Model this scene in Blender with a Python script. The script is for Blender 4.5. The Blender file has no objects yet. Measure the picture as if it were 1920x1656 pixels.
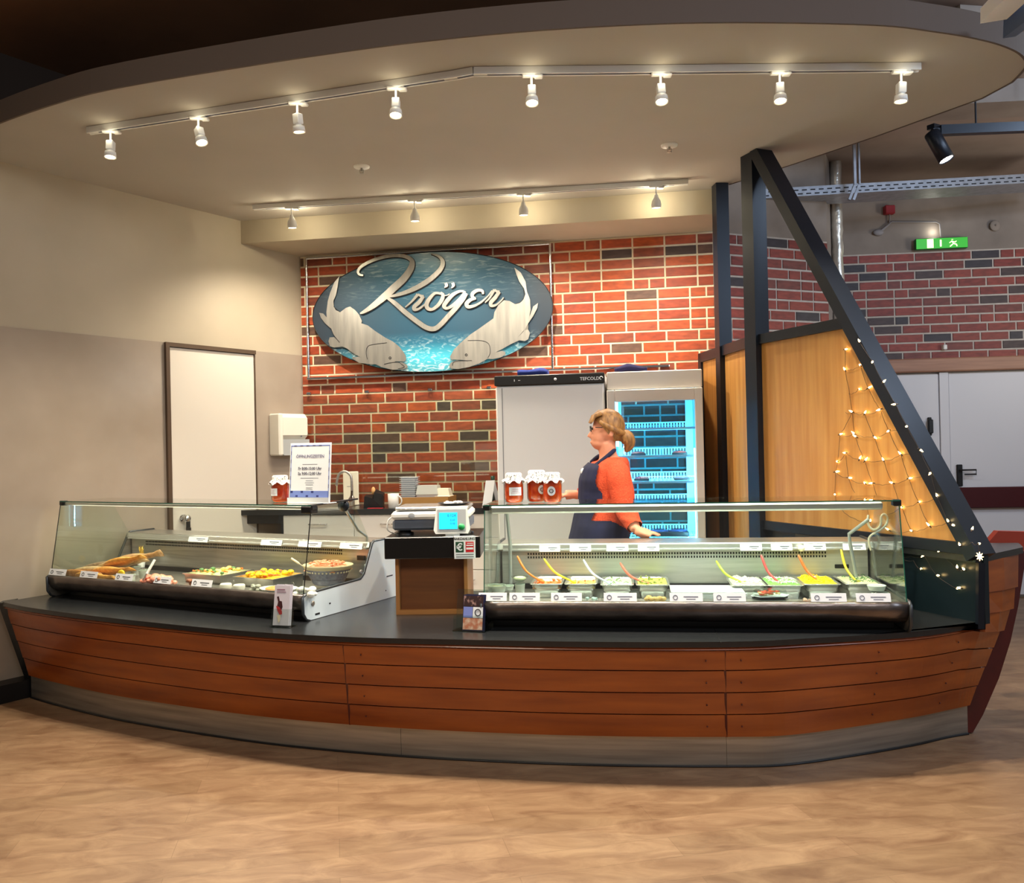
import bpy, math, random
from mathutils import Vector, Matrix, noise
random.seed(7)
S = bpy.context.scene
COL = S.collection
PI = math.pi
# ------------------------------------------------------------------ camera
FPX, CX, CY, EYE = 1594.0, 960.0, 828.0, 1.47
PITCH, ROLL = 0.0063, 0.0215
FWD = Vector((0, math.cos(PITCH), math.sin(PITCH)))
UP0 = Vector((0, -math.sin(PITCH), math.cos(PITCH)))
RC = Vector((math.cos(ROLL), 0, 0)) - UP0 * math.sin(ROLL)
UC = Vector((math.sin(ROLL), 0, 0)) + UP0 * math.cos(ROLL)
CAM = Vector((0, 0, EYE))
cd = bpy.data.cameras.new('camera'); co = bpy.data.objects.new('camera', cd); COL.objects.link(co)
m = Matrix.Identity(4)
for i in range(3):
    m[i][0] = RC[i]; m[i][1] = UC[i]; m[i][2] = -FWD[i]; m[i][3] = CAM[i]
co.matrix_world = m
cd.sensor_width = 36; cd.lens = 36 * FPX / 1920; cd.clip_end = 100
S.camera = co
# ------------------------------------------------------------------ view
S.view_settings.view_transform = 'Standard'
S.view_settings.look = 'None'
S.view_settings.gamma = 1
S.view_settings.use_curve_mapping = False
S.view_settings.exposure = -0.12
w = bpy.data.worlds.new('world'); S.world = w; w.use_nodes = True
w.node_tree.nodes['Background'].inputs[0].default_value = (0.80, 0.72, 0.64, 1)
w.node_tree.nodes['Background'].inputs[1].default_value = 0.22
try: S.cycles.max_bounces = 8; S.cycles.transparent_max_bounces = 24
except Exception: pass

def lamp(name, kind, loc, power, col=(1, 1, 1), target=None, size=0.1, sizey=None, angle=60, blend=0.6, spread=None):
    l = bpy.data.lights.new(name, kind); l.energy = power; l.color = col
    if kind == 'AREA':
        l.size = size
        if sizey: l.shape = 'RECTANGLE'; l.size_y = sizey
        if spread: l.spread = math.radians(spread)
    elif kind == 'SPOT':
        l.spot_size = math.radians(angle); l.spot_blend = blend; l.shadow_soft_size = size
    else: l.shadow_soft_size = size
    o = bpy.data.objects.new(name, l); COL.objects.link(o); o.location = loc
    if target is not None:
        d = Vector(target) - Vector(loc)
        o.rotation_euler = d.to_track_quat('-Z', 'Y').to_euler()
    return o
WARM = (1.0, 0.88, 0.71); NEUT = (1.0, 0.93, 0.82); COOL = (0.62, 0.78, 1.0)
# ceiling luminaires of the market hall, then two fill lamps added at the right
lamp('hall_and_fill_light', 'AREA', (-1.6, 0.6, 3.85), 78, WARM, (-1.2, 2.6, 0), 1.2, 1.2)
lamp('hall_and_fill_light', 'AREA', (1.6, 0.8, 3.85), 62, (.96, .95, 1.0), (1.3, 2.8, 0), 1.2, 1.2)
lamp('hall_and_fill_light', 'AREA', (4.2, 4.2, 3.9), 70, COOL, (3.6, 6.2, 1.2), 0.7, 0.7)
lamp('hall_and_fill_light', 'AREA', (5.6, 5.6, 2.4), 30, NEUT, (3.6, 6.4, 3.9), 0.8, 0.8)  # added unseen uplight that brightens the concrete ceiling at the right
lamp('hall_and_fill_light', 'AREA', (4.6, 1.2, 3.4), 75, COOL, (2.0, 4.2, 3.2), 0.6, 0.6)  # added cool lamp out of view, turns the canopy edge bluish
# ------------------------------------------------------------------ rays from measured picture positions to world planes
def ray(px, py): return FWD + RC * ((px - CX) / FPX) + UC * ((CY - py) / FPX)
def onz(px, py, z):
    d = ray(px, py); return CAM + d * ((z - EYE) / d.z)
def ony(px, py, y):
    d = ray(px, py); return CAM + d * (y / d.y)
def onpl(px, py, p, n):
    d = ray(px, py); return CAM + d * ((Vector(p) - CAM).dot(n) / d.dot(n))
def project(p):
    v = Vector(p) - CAM; z = v.dot(FWD)
    return (CX + FPX * v.dot(RC) / z, CY - FPX * v.dot(UC) / z)
# ------------------------------------------------------------------ materials
def lin(c):
    return tuple(((x / 255) / 12.92 if x <= 10 else (((x / 255) + .055) / 1.055) ** 2.4) for x in c) + (1,)
MATS = {}
def mat(name, rgb, rough=.5, metal=0, spec=.5, emit=None, es=0, noise_=None, bump=0, alpha=None, trans=0, sss=0, coat=0):
    """noise_ = (rgb2, scale xyz, detail, lo, hi)"""
    if name in MATS: return MATS[name]
    m = bpy.data.materials.new(name); m.use_nodes = True; MATS[name] = m
    nt = m.node_tree; b = nt.nodes['Principled BSDF']
    b.inputs['Base Color'].default_value = lin(rgb); b.inputs['Roughness'].default_value = rough
    b.inputs['Metallic'].default_value = metal; b.inputs['Specular IOR Level'].default_value = spec
    b.inputs['Transmission Weight'].default_value = trans; b.inputs['Coat Weight'].default_value = coat
    if emit: b.inputs['Emission Color'].default_value = lin(emit); b.inputs['Emission Strength'].default_value = es
    if noise_ or bump:
        tc = nt.nodes.new('ShaderNodeTexCoord'); mp = nt.nodes.new('ShaderNodeMapping'); nz = nt.nodes.new('ShaderNodeTexNoise')
        sc = noise_[1] if noise_ else (30, 30, 30)
        mp.inputs['Scale'].default_value = sc
        nt.links.new(tc.outputs['Object'], mp.inputs[0]); nt.links.new(mp.outputs[0], nz.inputs[0])
        nz.inputs['Scale'].default_value = 1; nz.inputs['Detail'].default_value = noise_[2] if noise_ else 4
        if noise_:
            r = nt.nodes.new('ShaderNodeValToRGB')
            r.color_ramp.elements[0].position = noise_[3]; r.color_ramp.elements[1].position = noise_[4]
            r.color_ramp.elements[0].color = lin(rgb); r.color_ramp.elements[1].color = lin(noise_[0])
            nt.links.new(nz.outputs[0], r.inputs[0]); nt.links.new(r.outputs[0], b.inputs['Base Color'])
        if bump:
            bp = nt.nodes.new('ShaderNodeBump'); bp.inputs['Strength'].default_value = bump; bp.inputs['Distance'].default_value = .01
            nt.links.new(nz.outputs[0], bp.inputs['Height']); nt.links.new(bp.outputs[0], b.inputs['Normal'])
    return m
def glassmat(name, tint=(235, 245, 240), gl=1.0, base=0.0):
    """thin pane: see-through, mirror reflection rising towards grazing angles on both faces"""
    if name in MATS: return MATS[name]
    m = bpy.data.materials.new(name); m.use_nodes = True; MATS[name] = m
    nt = m.node_tree; nt.nodes.clear()
    o = nt.nodes.new('ShaderNodeOutputMaterial'); mx = nt.nodes.new('ShaderNodeMixShader')
    t = nt.nodes.new('ShaderNodeBsdfTransparent'); g = nt.nodes.new('ShaderNodeBsdfGlossy'); ge = nt.nodes.new('ShaderNodeNewGeometry')
    t.inputs[0].default_value = lin(tint); g.inputs['Roughness'].default_value = .01; g.inputs[0].default_value = (gl, gl, gl, 1)
    def M(op, a, b=None):
        n = nt.nodes.new('ShaderNodeMath'); n.operation = op
        for i, v in enumerate((a, b)):
            if v is None: continue
            if isinstance(v, (int, float)): n.inputs[i].default_value = v
            else: nt.links.new(v, n.inputs[i])
        return n.outputs[0]
    d = nt.nodes.new('ShaderNodeVectorMath'); d.operation = 'DOT_PRODUCT'
    nt.links.new(ge.outputs['Normal'], d.inputs[0]); nt.links.new(ge.outputs['Incoming'], d.inputs[1])
    f = M('ADD', M('MULTIPLY', M('POWER', M('SUBTRACT', 1.0, M('ABSOLUTE', d.outputs['Value'])), 5.0), .96), .04)
    nt.links.new(f, mx.inputs[0]); nt.links.new(t.outputs[0], mx.inputs[1]); nt.links.new(g.outputs[0], mx.inputs[2])
    nt.links.new(mx.outputs[0], o.inputs[0]); return m
# ------------------------------------------------------------------ mesh builder
class MB:
    def __init__(s): s.v = []; s.f = []; s.mi = []; s.cur = 0; s.sm = []; s.smooth = False
    def add(s, vs, fs, M=None):
        n = len(s.v)
        for v in vs:
            v = Vector(v); s.v.append(M @ v if M else v)
        for f in fs: s.f.append([n + i for i in f]); s.mi.append(s.cur); s.sm.append(s.smooth)
        return s
    def box(s, x0, x1, y0, y1, z0, z1, M=None):
        vs = [(x, y, z) for z in (z0, z1) for y in (y0, y1) for x in (x0, x1)]
        return s.add(vs, [(0, 2, 3, 1), (4, 5, 7, 6), (0, 1, 5, 4), (2, 6, 7, 3), (0, 4, 6, 2), (1, 3, 7, 5)], M)
    def cbox(s, c, d, M=None):
        c = Vector(c); return s.box(c.x - d[0] / 2, c.x + d[0] / 2, c.y - d[1] / 2, c.y + d[1] / 2, c.z - d[2] / 2, c.z + d[2] / 2, M)
    def bbox(s, x0, x1, y0, y1, z0, z1, b=.005, M=None):
        """box with chamfered vertical and horizontal edges"""
        rings = []
        for (z, k) in ((z0, b), (z0 + b, 0), (z1 - b, 0), (z1, b)):
            rings.append([(x0 + b + k * 0, y0 + k, z), (x1 - b, y0 + k, z), (x1 - k, y0 + b, z), (x1 - k, y1 - b, z), (x1 - b, y1 - k, z), (x0 + b, y1 - k, z), (x0 + k, y1 - b, z), (x0 + k, y0 + b, z)])
        return s.loft(rings, True, True, M)
    def loft(s, rings, closed=True, caps=False, M=None):
        n = len(rings[0]); vs = [p for r in rings for p in r]; fs = []
        for i in range(len(rings) - 1):
            for j in range(n if closed else n - 1):
                a = i * n + j; b = i * n + (j + 1) % n
                fs.append((a, b, b + n, a + n))
        if caps: fs.append(tuple(range(n))[::-1]); fs.append(tuple((len(rings) - 1) * n + k for k in range(n)))
        return s.add(vs, fs, M)
    def prism(s, poly, a, b, axis='z', M=None):
        """extrude a 2d polygon: axis z: (x,y); y: (x,z); x: (y,z)"""
        def P(p, h): return (p[0], p[1], h) if axis == 'z' else ((p[0], h, p[1]) if axis == 'y' else (h, p[0], p[1]))
        n = len(poly); vs = [P(p, a) for p in poly] + [P(p, b) for p in poly]
        fs = [(i, (i + 1) % n, n + (i + 1) % n, n + i) for i in range(n)] + [tuple(range(n))[::-1], tuple(range(n, 2 * n))]
        return s.add(vs, fs, M)
    def tube(s, pts, r, n=8, M=None, caps=True):
        pts = [Vector(p) for p in pts]; rings = []; k = len(pts)
        rr = r if isinstance(r, (list, tuple)) else [r] * k
        u = None
        for i, p in enumerate(pts):
            t = (pts[min(i + 1, k - 1)] - pts[max(i - 1, 0)])
            if t.length < 1e-9: t = Vector((0, 0, 1))
            t.normalize()
            if u is None: u = t.orthogonal().normalized()
            u = (u - t * u.dot(t));
            if u.length < 1e-6: u = t.orthogonal()
            u.normalize(); v = t.cross(u)
            rings.append([p + (u * math.cos(2 * PI * j / n) + v * math.sin(2 * PI * j / n)) * rr[i] for j in range(n)])
        o = s.smooth; s.smooth = True; s.loft(rings, True, False, M); s.smooth = o
        if caps: s.add(rings[0], [tuple(range(n))[::-1]], M); s.add(rings[-1], [tuple(range(n))], M)
        return s
    def bar(s, a, b, w, h=None, M=None, up=(0, 0, 1)):
        a = Vector(a); b = Vector(b); h = h or w; t = (b - a).normalized(); u = Vector(up)
        x = t.cross(u)
        if x.length < 1e-4: x = t.cross(Vector((0, 1, 0)))
        x.normalize(); y = x.cross(t)
        rings = [[p + x * sx * w / 2 + y * sy * h / 2 for sx, sy in ((-1, -1), (1, -1), (1, 1), (-1, 1))] for p in (a, b)]
        return s.loft(rings, True, True, M)
    def lathe(s, prof, n=20, M=None, caps=True):
        rings = [[(r * math.cos(2 * PI * j / n), r * math.sin(2 * PI * j / n), z) for j in range(n)] for r, z in prof]
        o = s.smooth; s.smooth = True; s.loft(rings, True, False, M); s.smooth = o
        if caps: s.add(rings[0], [tuple(range(n))[::-1]], M); s.add(rings[-1], [tuple(range(n))], M)
        return s
    def ell(s, c, r, n=12, k=8, M=None):
        c = Vector(c); r = r if isinstance(r, (tuple, list)) else (r, r, r)
        rings = [[c + Vector((r[0] * math.sin(PI * i / k) * math.cos(2 * PI * j / n), r[1] * math.sin(PI * i / k) * math.sin(2 * PI * j / n), -r[2] * math.cos(PI * i / k))) for j in range(n)] for i in [.02] + list(range(1, k)) + [k - .02]]
        o = s.smooth; s.smooth = True; s.loft(rings, True, True, M); s.smooth = o; return s
    def build(s, name, mats, world_to=None):
        me = bpy.data.meshes.new(name)
        vs = s.v
        if world_to is not None: iv = world_to.inverted(); vs = [iv @ v for v in vs]
        me.from_pydata([tuple(v) for v in vs], [], s.f)
        mats = mats if isinstance(mats, (list, tuple)) else [mats]
        for mm in mats: me.materials.append(mm)
        me.polygons.foreach_set('material_index', s.mi); me.polygons.foreach_set('use_smooth', s.sm)
        me.update()
        return me
W = {}
def wm(o): return W.get(o.name, Matrix.Identity(4))
def tag(o, label=None, cat=None, group=None, kind=None):
    if label: o['label'] = label
    if cat: o['category'] = cat
    if group: o['group'] = group
    if kind: o['kind'] = kind
    return o
def empty(name, loc, rz=0, label=None, cat=None, group=None, kind=None):
    o = bpy.data.objects.new(name, None); COL.objects.link(o); o.empty_display_size = .05
    o.location = loc; o.rotation_euler = (0, 0, rz)
    W[o.name] = Matrix.Translation(Vector(loc)) @ Matrix.Rotation(rz, 4, 'Z')
    return tag(o, label, cat, group, kind)
def part(name, mb, mats, parent=None, world=False, label=None, kind=None):
    """mesh object; with world=True the builder holds world coordinates"""
    me = mb.build(name, mats, wm(parent) if (world and parent) else None)
    o = bpy.data.objects.new(name, me); COL.objects.link(o)
    if parent: o.parent = parent; W[o.name] = wm(parent).copy()
    else: W[o.name] = Matrix.Identity(4)
    return tag(o, label, None, None, kind)
def single(name, mb, mats, label, cat, group=None, loc=(0, 0, 0), rz=0, kind=None):
    """a thing that is one mesh, built in its own frame"""
    o = part(name, mb, mats); o.location = loc; o.rotation_euler = (0, 0, rz)
    W[o.name] = Matrix.Translation(Vector(loc)) @ Matrix.Rotation(rz, 4, 'Z')
    return tag(o, label, cat, group, kind)
def inst(name, me, parent, loc, rot=(0, 0, 0), scale=None):
    o = bpy.data.objects.new(name, me); COL.objects.link(o); o.parent = parent; o.location = loc; o.rotation_euler = rot
    if scale: o.scale = scale
    return o
def copy_tree(o, loc, rz=None, label=None, parent=None):
    c = o.copy(); COL.objects.link(c)
    if parent: c.parent = parent
    else:
        c.location = loc
        if rz is not None: c.rotation_euler = (0, 0, rz)
        W[c.name] = Matrix.Translation(Vector(loc)) @ Matrix.Rotation(c.rotation_euler[2], 4, 'Z')
        if label: c['label'] = label
    for ch in [x for x in bpy.data.objects if x.parent == o]: copy_tree(ch, None, parent=c)
    return c
def frame(o, ux, n, up=(0, 0, 1)):
    """4x4 with x=ux, y=n (away from viewer), z=up at o"""
    ux = Vector(ux).normalized(); n = Vector(n).normalized(); up = Vector(up).normalized()
    M = Matrix.Identity(4)
    for i in range(3): M[i][0] = ux[i]; M[i][1] = n[i]; M[i][2] = up[i]; M[i][3] = o[i]
    return M
def text_mb(mb, s, size, x, z, M=None, y=0, th=.0006, align='CENTER', bold=0):
    """flat lettering standing in the xz plane facing -y"""
    cu = bpy.data.curves.new('t', 'FONT'); cu.body = s; cu.size = size; cu.align_x = align; cu.resolution_u = 2; cu.offset = bold
    o = bpy.data.objects.new('t', cu); me = bpy.data.meshes.new_from_object(o)
    vs = [(x + v.co.x, y - th, z + v.co.y) for v in me.vertices]; fs = [tuple(p.vertices) for p in me.polygons]
    mb.add(vs, fs, M)
    bpy.data.objects.remove(o); bpy.data.curves.remove(cu); bpy.data.meshes.remove(me)
def catmull(pts, n=6):
    out = []; k = len(pts); P = [Vector(p) for p in pts]
    for i in range(k - 1):
        a = P[max(i - 1, 0)]; b = P[i]; c = P[i + 1]; d = P[min(i + 2, k - 1)]
        for j in range(n):
            t = j / n
            out.append(.5 * ((2 * b) + (c - a) * t + (2 * a - 5 * b + 4 * c - d) * t * t + (3 * b - a - 3 * c + d) * t ** 3))
    out.append(P[-1]); return out

# ---- common materials
M_black = mat('black_laminate', (24, 26, 28), .26, noise_=((34, 36, 38), (60, 60, 60), 3, .35, .7), spec=.7)
M_steel = mat('brushed_steel', (170, 168, 162), .32, .9, noise_=((205, 202, 195), (3, 60, 60), 4, .3, .7))
M_steeld = mat('plinth_steel', (150, 146, 138), .42, .85, noise_=((185, 180, 170), (2, 2, 40), 4, .3, .7))
M_chrome = mat('chrome', (210, 210, 210), .15, 1)
M_white = mat('white_paint', (226, 224, 218), .35)
M_whitepl = mat('white_plastic', (235, 235, 230), .4)
M_blk = mat('black_plastic', (14, 14, 16), .4)
M_frame = mat('dark_blue_steel_frame', (20, 27, 38), .38, .3)
M_glass = glassmat('clear_glass', (246, 250, 247), .9)
M_gedge = mat('green_glass_edge', (40, 110, 90), .1, trans=.3)
M_print = mat('grey_print', (90, 92, 110), .7)
M_printb = mat('black_print', (22, 22, 28), .7)
M_card = mat('white_card', (238, 242, 245), .6)
# ================================================================== SETTING
# ---- floor
def floor_mat():
    m = bpy.data.materials.new('vinyl_plank_floor'); m.use_nodes = True; nt = m.node_tree; b = nt.nodes['Principled BSDF']
    tc = nt.nodes.new('ShaderNodeTexCoord'); mp = nt.nodes.new('ShaderNodeMapping'); mp.inputs['Rotation'].default_value = (0, 0, math.radians(-12))
    nt.links.new(tc.outputs['Object'], mp.inputs[0])
    br = nt.nodes.new('ShaderNodeTexBrick'); br.inputs['Scale'].default_value = 1; br.inputs['Brick Width'].default_value = 1.2; br.inputs['Row Height'].default_value = .15
    br.inputs['Mortar Size'].default_value = .0015; br.inputs['Mortar Smooth'].default_value = .5; br.inputs['Bias'].default_value = 0
    br.inputs['Color1'].default_value = lin((154, 130, 106)); br.inputs['Color2'].default_value = lin((140, 117, 93)); br.inputs['Mortar'].default_value = lin((128, 106, 84))
    nt.links.new(mp.outputs[0], br.inputs[0])
    m2 = nt.nodes.new('ShaderNodeMapping'); m2.inputs['Scale'].default_value = (2.6, 6.5, 1); m2.inputs['Rotation'].default_value = (0, 0, math.radians(-12))
    nt.links.new(tc.outputs['Object'], m2.inputs[0])
    nz = nt.nodes.new('ShaderNodeTexNoise'); nz.inputs['Scale'].default_value = 1.6; nz.inputs['Detail'].default_value = 8; nz.inputs['Roughness'].default_value = .65
    nz.inputs['Distortion'].default_value = .8
    nt.links.new(m2.outputs[0], nz.inputs[0])
    r = nt.nodes.new('ShaderNodeValToRGB'); r.color_ramp.elements[0].position = .3; r.color_ramp.elements[1].position = .68
    r.color_ramp.elements[0].color = lin((190, 166, 146)); r.color_ramp.elements[1].color = lin((255, 244, 226))
    nt.links.new(nz.outputs[0], r.inputs[0])
    mx = nt.nodes.new('ShaderNodeMix'); mx.data_type = 'RGBA'; mx.blend_type = 'MULTIPLY'; mx.inputs[0].default_value = 1
    nt.links.new(br.outputs[0], mx.inputs[6]); nt.links.new(r.outputs[0], mx.inputs[7]); nt.links.new(mx.outputs[2], b.inputs['Base Color'])
    b.inputs['Roughness'].default_value = .42
    bp = nt.nodes.new('ShaderNodeBump'); bp.inputs['Strength'].default_value = .12; bp.inputs['Distance'].default_value = .004
    nt.links.new(nz.outputs[0], bp.inputs['Height']); nt.links.new(bp.outputs[0], b.inputs['Normal'])
    return m
f = part('floor', MB().box(-7, 8, -4, 11, -.05, 0), floor_mat(), kind='structure')

M_wall = mat('beige_wall_paint', (176, 164, 142), .6, noise_=((186, 174, 152), (2, 2, 2), 3, .3, .7))
M_wallg = mat('glossy_lower_wall_paint', (160, 146, 130), .22, noise_=((170, 156, 140), (3, 3, 3), 3, .3, .7), bump=.02)
M_conc = mat('rough_concrete', (132, 122, 114), .85, noise_=((158, 146, 136), (3, 3, 3), 8, .3, .75), bump=.15)
M_ceil = mat('ceiling_plaster', (180, 173, 162), .85, noise_=((172, 165, 154), (1.2, 1.2, 1.2), 3, .3, .7))
M_fascia = mat('canopy_fascia_paint', (92, 80, 72), .8)
M_mortar = mat('mortar', (240, 226, 194), .9, noise_=((226, 210, 176), (20, 20, 20), 4, .3, .7))
M_mortar2 = mat('shaded_mortar', (206, 196, 186), .9, noise_=((186, 178, 168), (20, 20, 20), 4, .3, .7))  # mortar of the dimmer walls, shade put into the colour
ZC = 3.30                                             # canopy underside
C0 = Vector((-1.76, 7.19, 0)); C1 = Vector((1.60, 6.62, 0))   # brick wall
# left wall
dl = Vector((.573, .819, 0)).normalized(); nl = Vector((-dl.y, dl.x, 0))   # nl points out of the room (left)
LW = lambda t, z=0, off=0: C0 - dl * t + Vector((0, 0, z)) - nl * off       # off = into the room
def wall_seg(a, b, z0, z1, out, th=.1):
    a = Vector(a); b = Vector(b); mb = MB(); o = Vector(out) * th
    mb.prism([(a.x, a.y), (b.x, b.y), ((b + o).x, (b + o).y), ((a + o).x, (a + o).y)], z0, z1); return mb
ZT = 2.28
mb = MB(); wl = MB()
D0, D1 = .50, 1.29                                    # door opening along the wall
a, b = LW(0), LW(4.6)
part('wall_left', wall_seg(a, b, ZT, 3.32, nl), M_wall, kind='structure')
part('wall_left_top', wall_seg(a, b, 3.32, 4.0, nl), mat('unlit_wall_shade', (44, 32, 24), .9), kind='structure')  # shade above the canopy put into the wall colour
lw = MB()
for t0, t1 in ((0, D0), (D1, 4.6)): 
    p, q = LW(t0, 0, .004), LW(t1, 0, .004); o = nl * .1
    lw.prism([(p.x, p.y), (q.x, q.y), ((q + o).x, (q + o).y), ((p + o).x, (p + o).y)], 0, ZT)
part('wall_left_lower', lw, M_wallg, kind='structure')
# door in the left wall
MD = frame(LW(D1, 0, 0), dl, nl)                      # x along the wall, y out of the room
dw = D1 - D0
door = part('door_1', MB().box(.035, dw - .012, -.012, .03, .01, ZT - .035, MD), mat('white_door', (222, 214, 200), .4), kind='structure')
fr = MB()
fr.box(0, .03, -.03, .05, 0, ZT, MD).box(.03, dw, -.03, .05, ZT - .03, ZT, MD).box(dw - .01, dw + .004, -.014, .05, 0, ZT, MD)
part('door_frame', fr, mat('bronze_frame', (92, 74, 58), .4, .3), door)
kn = MB(); Mk = MD @ Matrix.Translation((.12, -.02, 1.0)) @ Matrix.Rotation(PI / 2, 4, 'X')
kn.lathe([(.028, -.01), (.028, .004), (.01, .008), (.01, .03), (.024, .04), (.026, .055), (.016, .066), (.001, .068)], 18, Mk)
part('door_knob', kn, M_chrome, door, label='round metal door knob')
kk = MB(); kk.box(.135, .16, -.045, -.03, .93, .985, MD).box(.14, .155, -.06, -.02, .90, .93, MD)
part('key_tag', kk, M_blk, door)
# baseboard left
bb = MB(); p, q = LW(1.9, 0, 0), LW(4.6)
bb.prism([((p - nl * .13).x, (p - nl * .13).y), ((q - nl * .13).x, (q - nl * .13).y), (q.x, q.y), (p.x, p.y)], 0, .11)
part('baseboard_left', bb, M_blk, kind='structure')
# brick walls
M_brick = bpy.data.materials.new('clinker_brick'); M_brick.use_nodes = True
def brickmat(m, cols, rough=.55):
    nt = m.node_tree; b = nt.nodes['Principled BSDF']; oi = nt.nodes.new('ShaderNodeObjectInfo'); r = nt.nodes.new('ShaderNodeValToRGB')
    r.color_ramp.interpolation = 'CONSTANT'
    while len(r.color_ramp.elements) < len(cols): r.color_ramp.elements.new(.5)
    for e, (p, c) in zip(r.color_ramp.elements, cols): e.position = p; e.color = lin(c)
    nt.links.new(oi.outputs['Random'], r.inputs[0])
    tc = nt.nodes.new('ShaderNodeTexCoord'); mp = nt.nodes.new('ShaderNodeMapping'); mp.inputs['Scale'].default_value = (14, 14, 40)
    nz = nt.nodes.new('ShaderNodeTexNoise'); nz.inputs['Scale'].default_value = 1; nz.inputs['Detail'].default_value = 6; nz.noise_dimensions = '4D'
    mu = nt.nodes.new('ShaderNodeMath'); mu.operation = 'MULTIPLY'; mu.inputs[1].default_value = 77
    nt.links.new(oi.outputs['Random'], mu.inputs[0]); nt.links.new(mu.outputs[0], nz.inputs['W'])
    nt.links.new(tc.outputs['Object'], mp.inputs[0]); nt.links.new(mp.outputs[0], nz.inputs[0])
    r2 = nt.nodes.new('ShaderNodeValToRGB'); r2.color_ramp.elements[0].color = (.55, .5, .5, 1); r2.color_ramp.elements[1].color = (1.15, 1.1, 1.05, 1)
    r2.color_ramp.elements[0].position = .25; r2.color_ramp.elements[1].position = .7
    nt.links.new(nz.outputs[0], r2.inputs[0])
    mx = nt.nodes.new('ShaderNodeMix'); mx.data_type = 'RGBA'; mx.blend_type = 'MULTIPLY'; mx.inputs[0].default_value = 1
    nt.links.new(r.outputs[0], mx.inputs[6]); nt.links.new(r2.outputs[0], mx.inputs[7]); nt.links.new(mx.outputs[2], b.inputs['Base Color'])
    b.inputs['Roughness'].default_value = rough
    bp = nt.nodes.new('ShaderNodeBump'); bp.inputs['Strength'].default_value = .25; bp.inputs['Distance'].default_value = .004
    nt.links.new(nz.outputs[0], bp.inputs['Height']); nt.links.new(bp.outputs[0], b.inputs['Normal'])
brickmat(M_brick, [(0, (178, 78, 38)), (.25, (186, 84, 38)), (.45, (164, 68, 36)), (.62, (172, 82, 50)), (.76, (144, 72, 48)), (.89, (104, 76, 62)), (.96, (80, 64, 56))])
M_brick2 = bpy.data.materials.new('shaded_clinker_brick'); M_brick2.use_nodes = True  # same clinker, with the dimmer pinkish light put into its colours
brickmat(M_brick2, [(0, (142, 62, 50)), (.3, (152, 66, 54)), (.55, (134, 54, 46)), (.72, (124, 62, 54)), (.88, (74, 58, 58)), (.94, (56, 50, 58))])
def brick_mesh(L, m):
    mb = MB(); h = .0685; d = .007; b = .002
    mb.add([(0, 0, 0), (L, 0, 0), (L, 0, h), (0, 0, h), (b, -d, b), (L - b, -d, b), (L - b, -d, h - b), (b, -d, h - b)],
           [(4, 5, 6, 7), (0, 1, 5, 4), (1, 2, 6, 5), (2, 3, 7, 6), (3, 0, 4, 7)])
    return mb.build('brick', m)
def brick_wall(name, A, B, z0, z1, bm, mm, skip, cap=300):
    A = Vector(A); B = Vector(B); u = (B - A).normalized(); L = (B - A).length; n = Vector((-u.y, u.x, 0))  # away from room
    base = empty(name, A, math.atan2(u.y, u.x), kind='structure')
    part('mortar_bed', MB().box(0, L, 0, .12, z0, z1), mm, base)
    cache = {}
    rest = MB(); cnt = 0; cand = []
    rows = int((z1 - z0) / .0833 + .01)
    for r in range(rows):
        z = z1 - .004 - (r + 1) * .0833 + .006
        x = -random.choice((.0625, .125, .1875, 0)) - .02
        while x < L - .01:
            ln = .2365 if random.random() > .16 else .1115
            a = max(x, .002); e = min(x + ln, L - .002)
            if e - a > .02:
                P = A + u * ((a + e) / 2) + Vector((0, 0, z + .03))
                px, py = project(P)
                vis = 0 if skip(px, py, P) else 1
                cand.append((vis, a, e - a, z))
            x += ln + .0135
    for vis, a, l, z in cand:
        if vis and cnt < cap:
            k = round(l, 3)
            if k not in cache: cache[k] = brick_mesh(l, bm)
            inst('brick', cache[k], base, (a, 0, z)); cnt += 1
        else:
            rest.box(a, a + l, -.007, 0, z, z + .0685)
    if rest.v: part('hidden_bricks', rest, bm, base, kind='stuff')
    print(name, 'bricks', cnt, 'rest', len(rest.f) // 6)
    return base
def skip_back(px, py, P):
    if P.z < .98: return True
    if 940 < px < 1120 and py > 712: return True          # behind the solid fridge
    if 470 < px < 735 and py > 955: return True
    if ((px - 806) / 205) ** 2 + ((py - 585) / 98) ** 2 < 1: return True   # behind the oval sign
    return False
brick_wall('wall_back', C0, C1, 0, 3.115, M_brick, M_mortar, skip_back)
part('wall_back_upper', wall_seg(C0, C1, 3.115, 4.0, Vector((.17, .985, 0))), M_wall, kind='structure')
K1 = C1 + Vector((.927, .375, 0)) * 1.13
brick_wall('wall_middle', C1, K1, 0, 3.115, M_brick2, M_mortar2, lambda x, y, P: P.z < .9)
part('wall_middle_upper', wall_seg(C1, K1, 3.115, 4.0, Vector((-.375, .927, 0))), M_conc, kind='structure')
R0 = Vector((3.10, 7.92, 0)); R1 = Vector((6.2, 7.60, 0))
part('wall_return', wall_seg(K1, R0, 0, 4.0, Vector((-.9, .43, 0))), M_conc, kind='structure')
brick_wall('wall_right', R0, R1, 2.19, 3.19, M_brick2, M_mortar2, lambda x, y, P: x > 1960)
part('wall_right_upper', wall_seg(R0, R1, 3.19, 4.0, Vector((.1, .99, 0))), M_conc, kind='structure')
ur = (R1 - R0).normalized(); nr = Vector((-ur.y, ur.x, 0)); MR = frame(R0, ur, nr)
LR = (R1 - R0).length
part('wall_right_lower', MB().box(0, LR, .04, .12, 0, 2.2, MR), M_white, kind='structure')
M_greywhite = mat('grey_white_door', (226, 226, 230), .45)
lb = MB().bbox(0, LR, -.06, .03, 2.075, 2.20, .01, MR)
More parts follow.
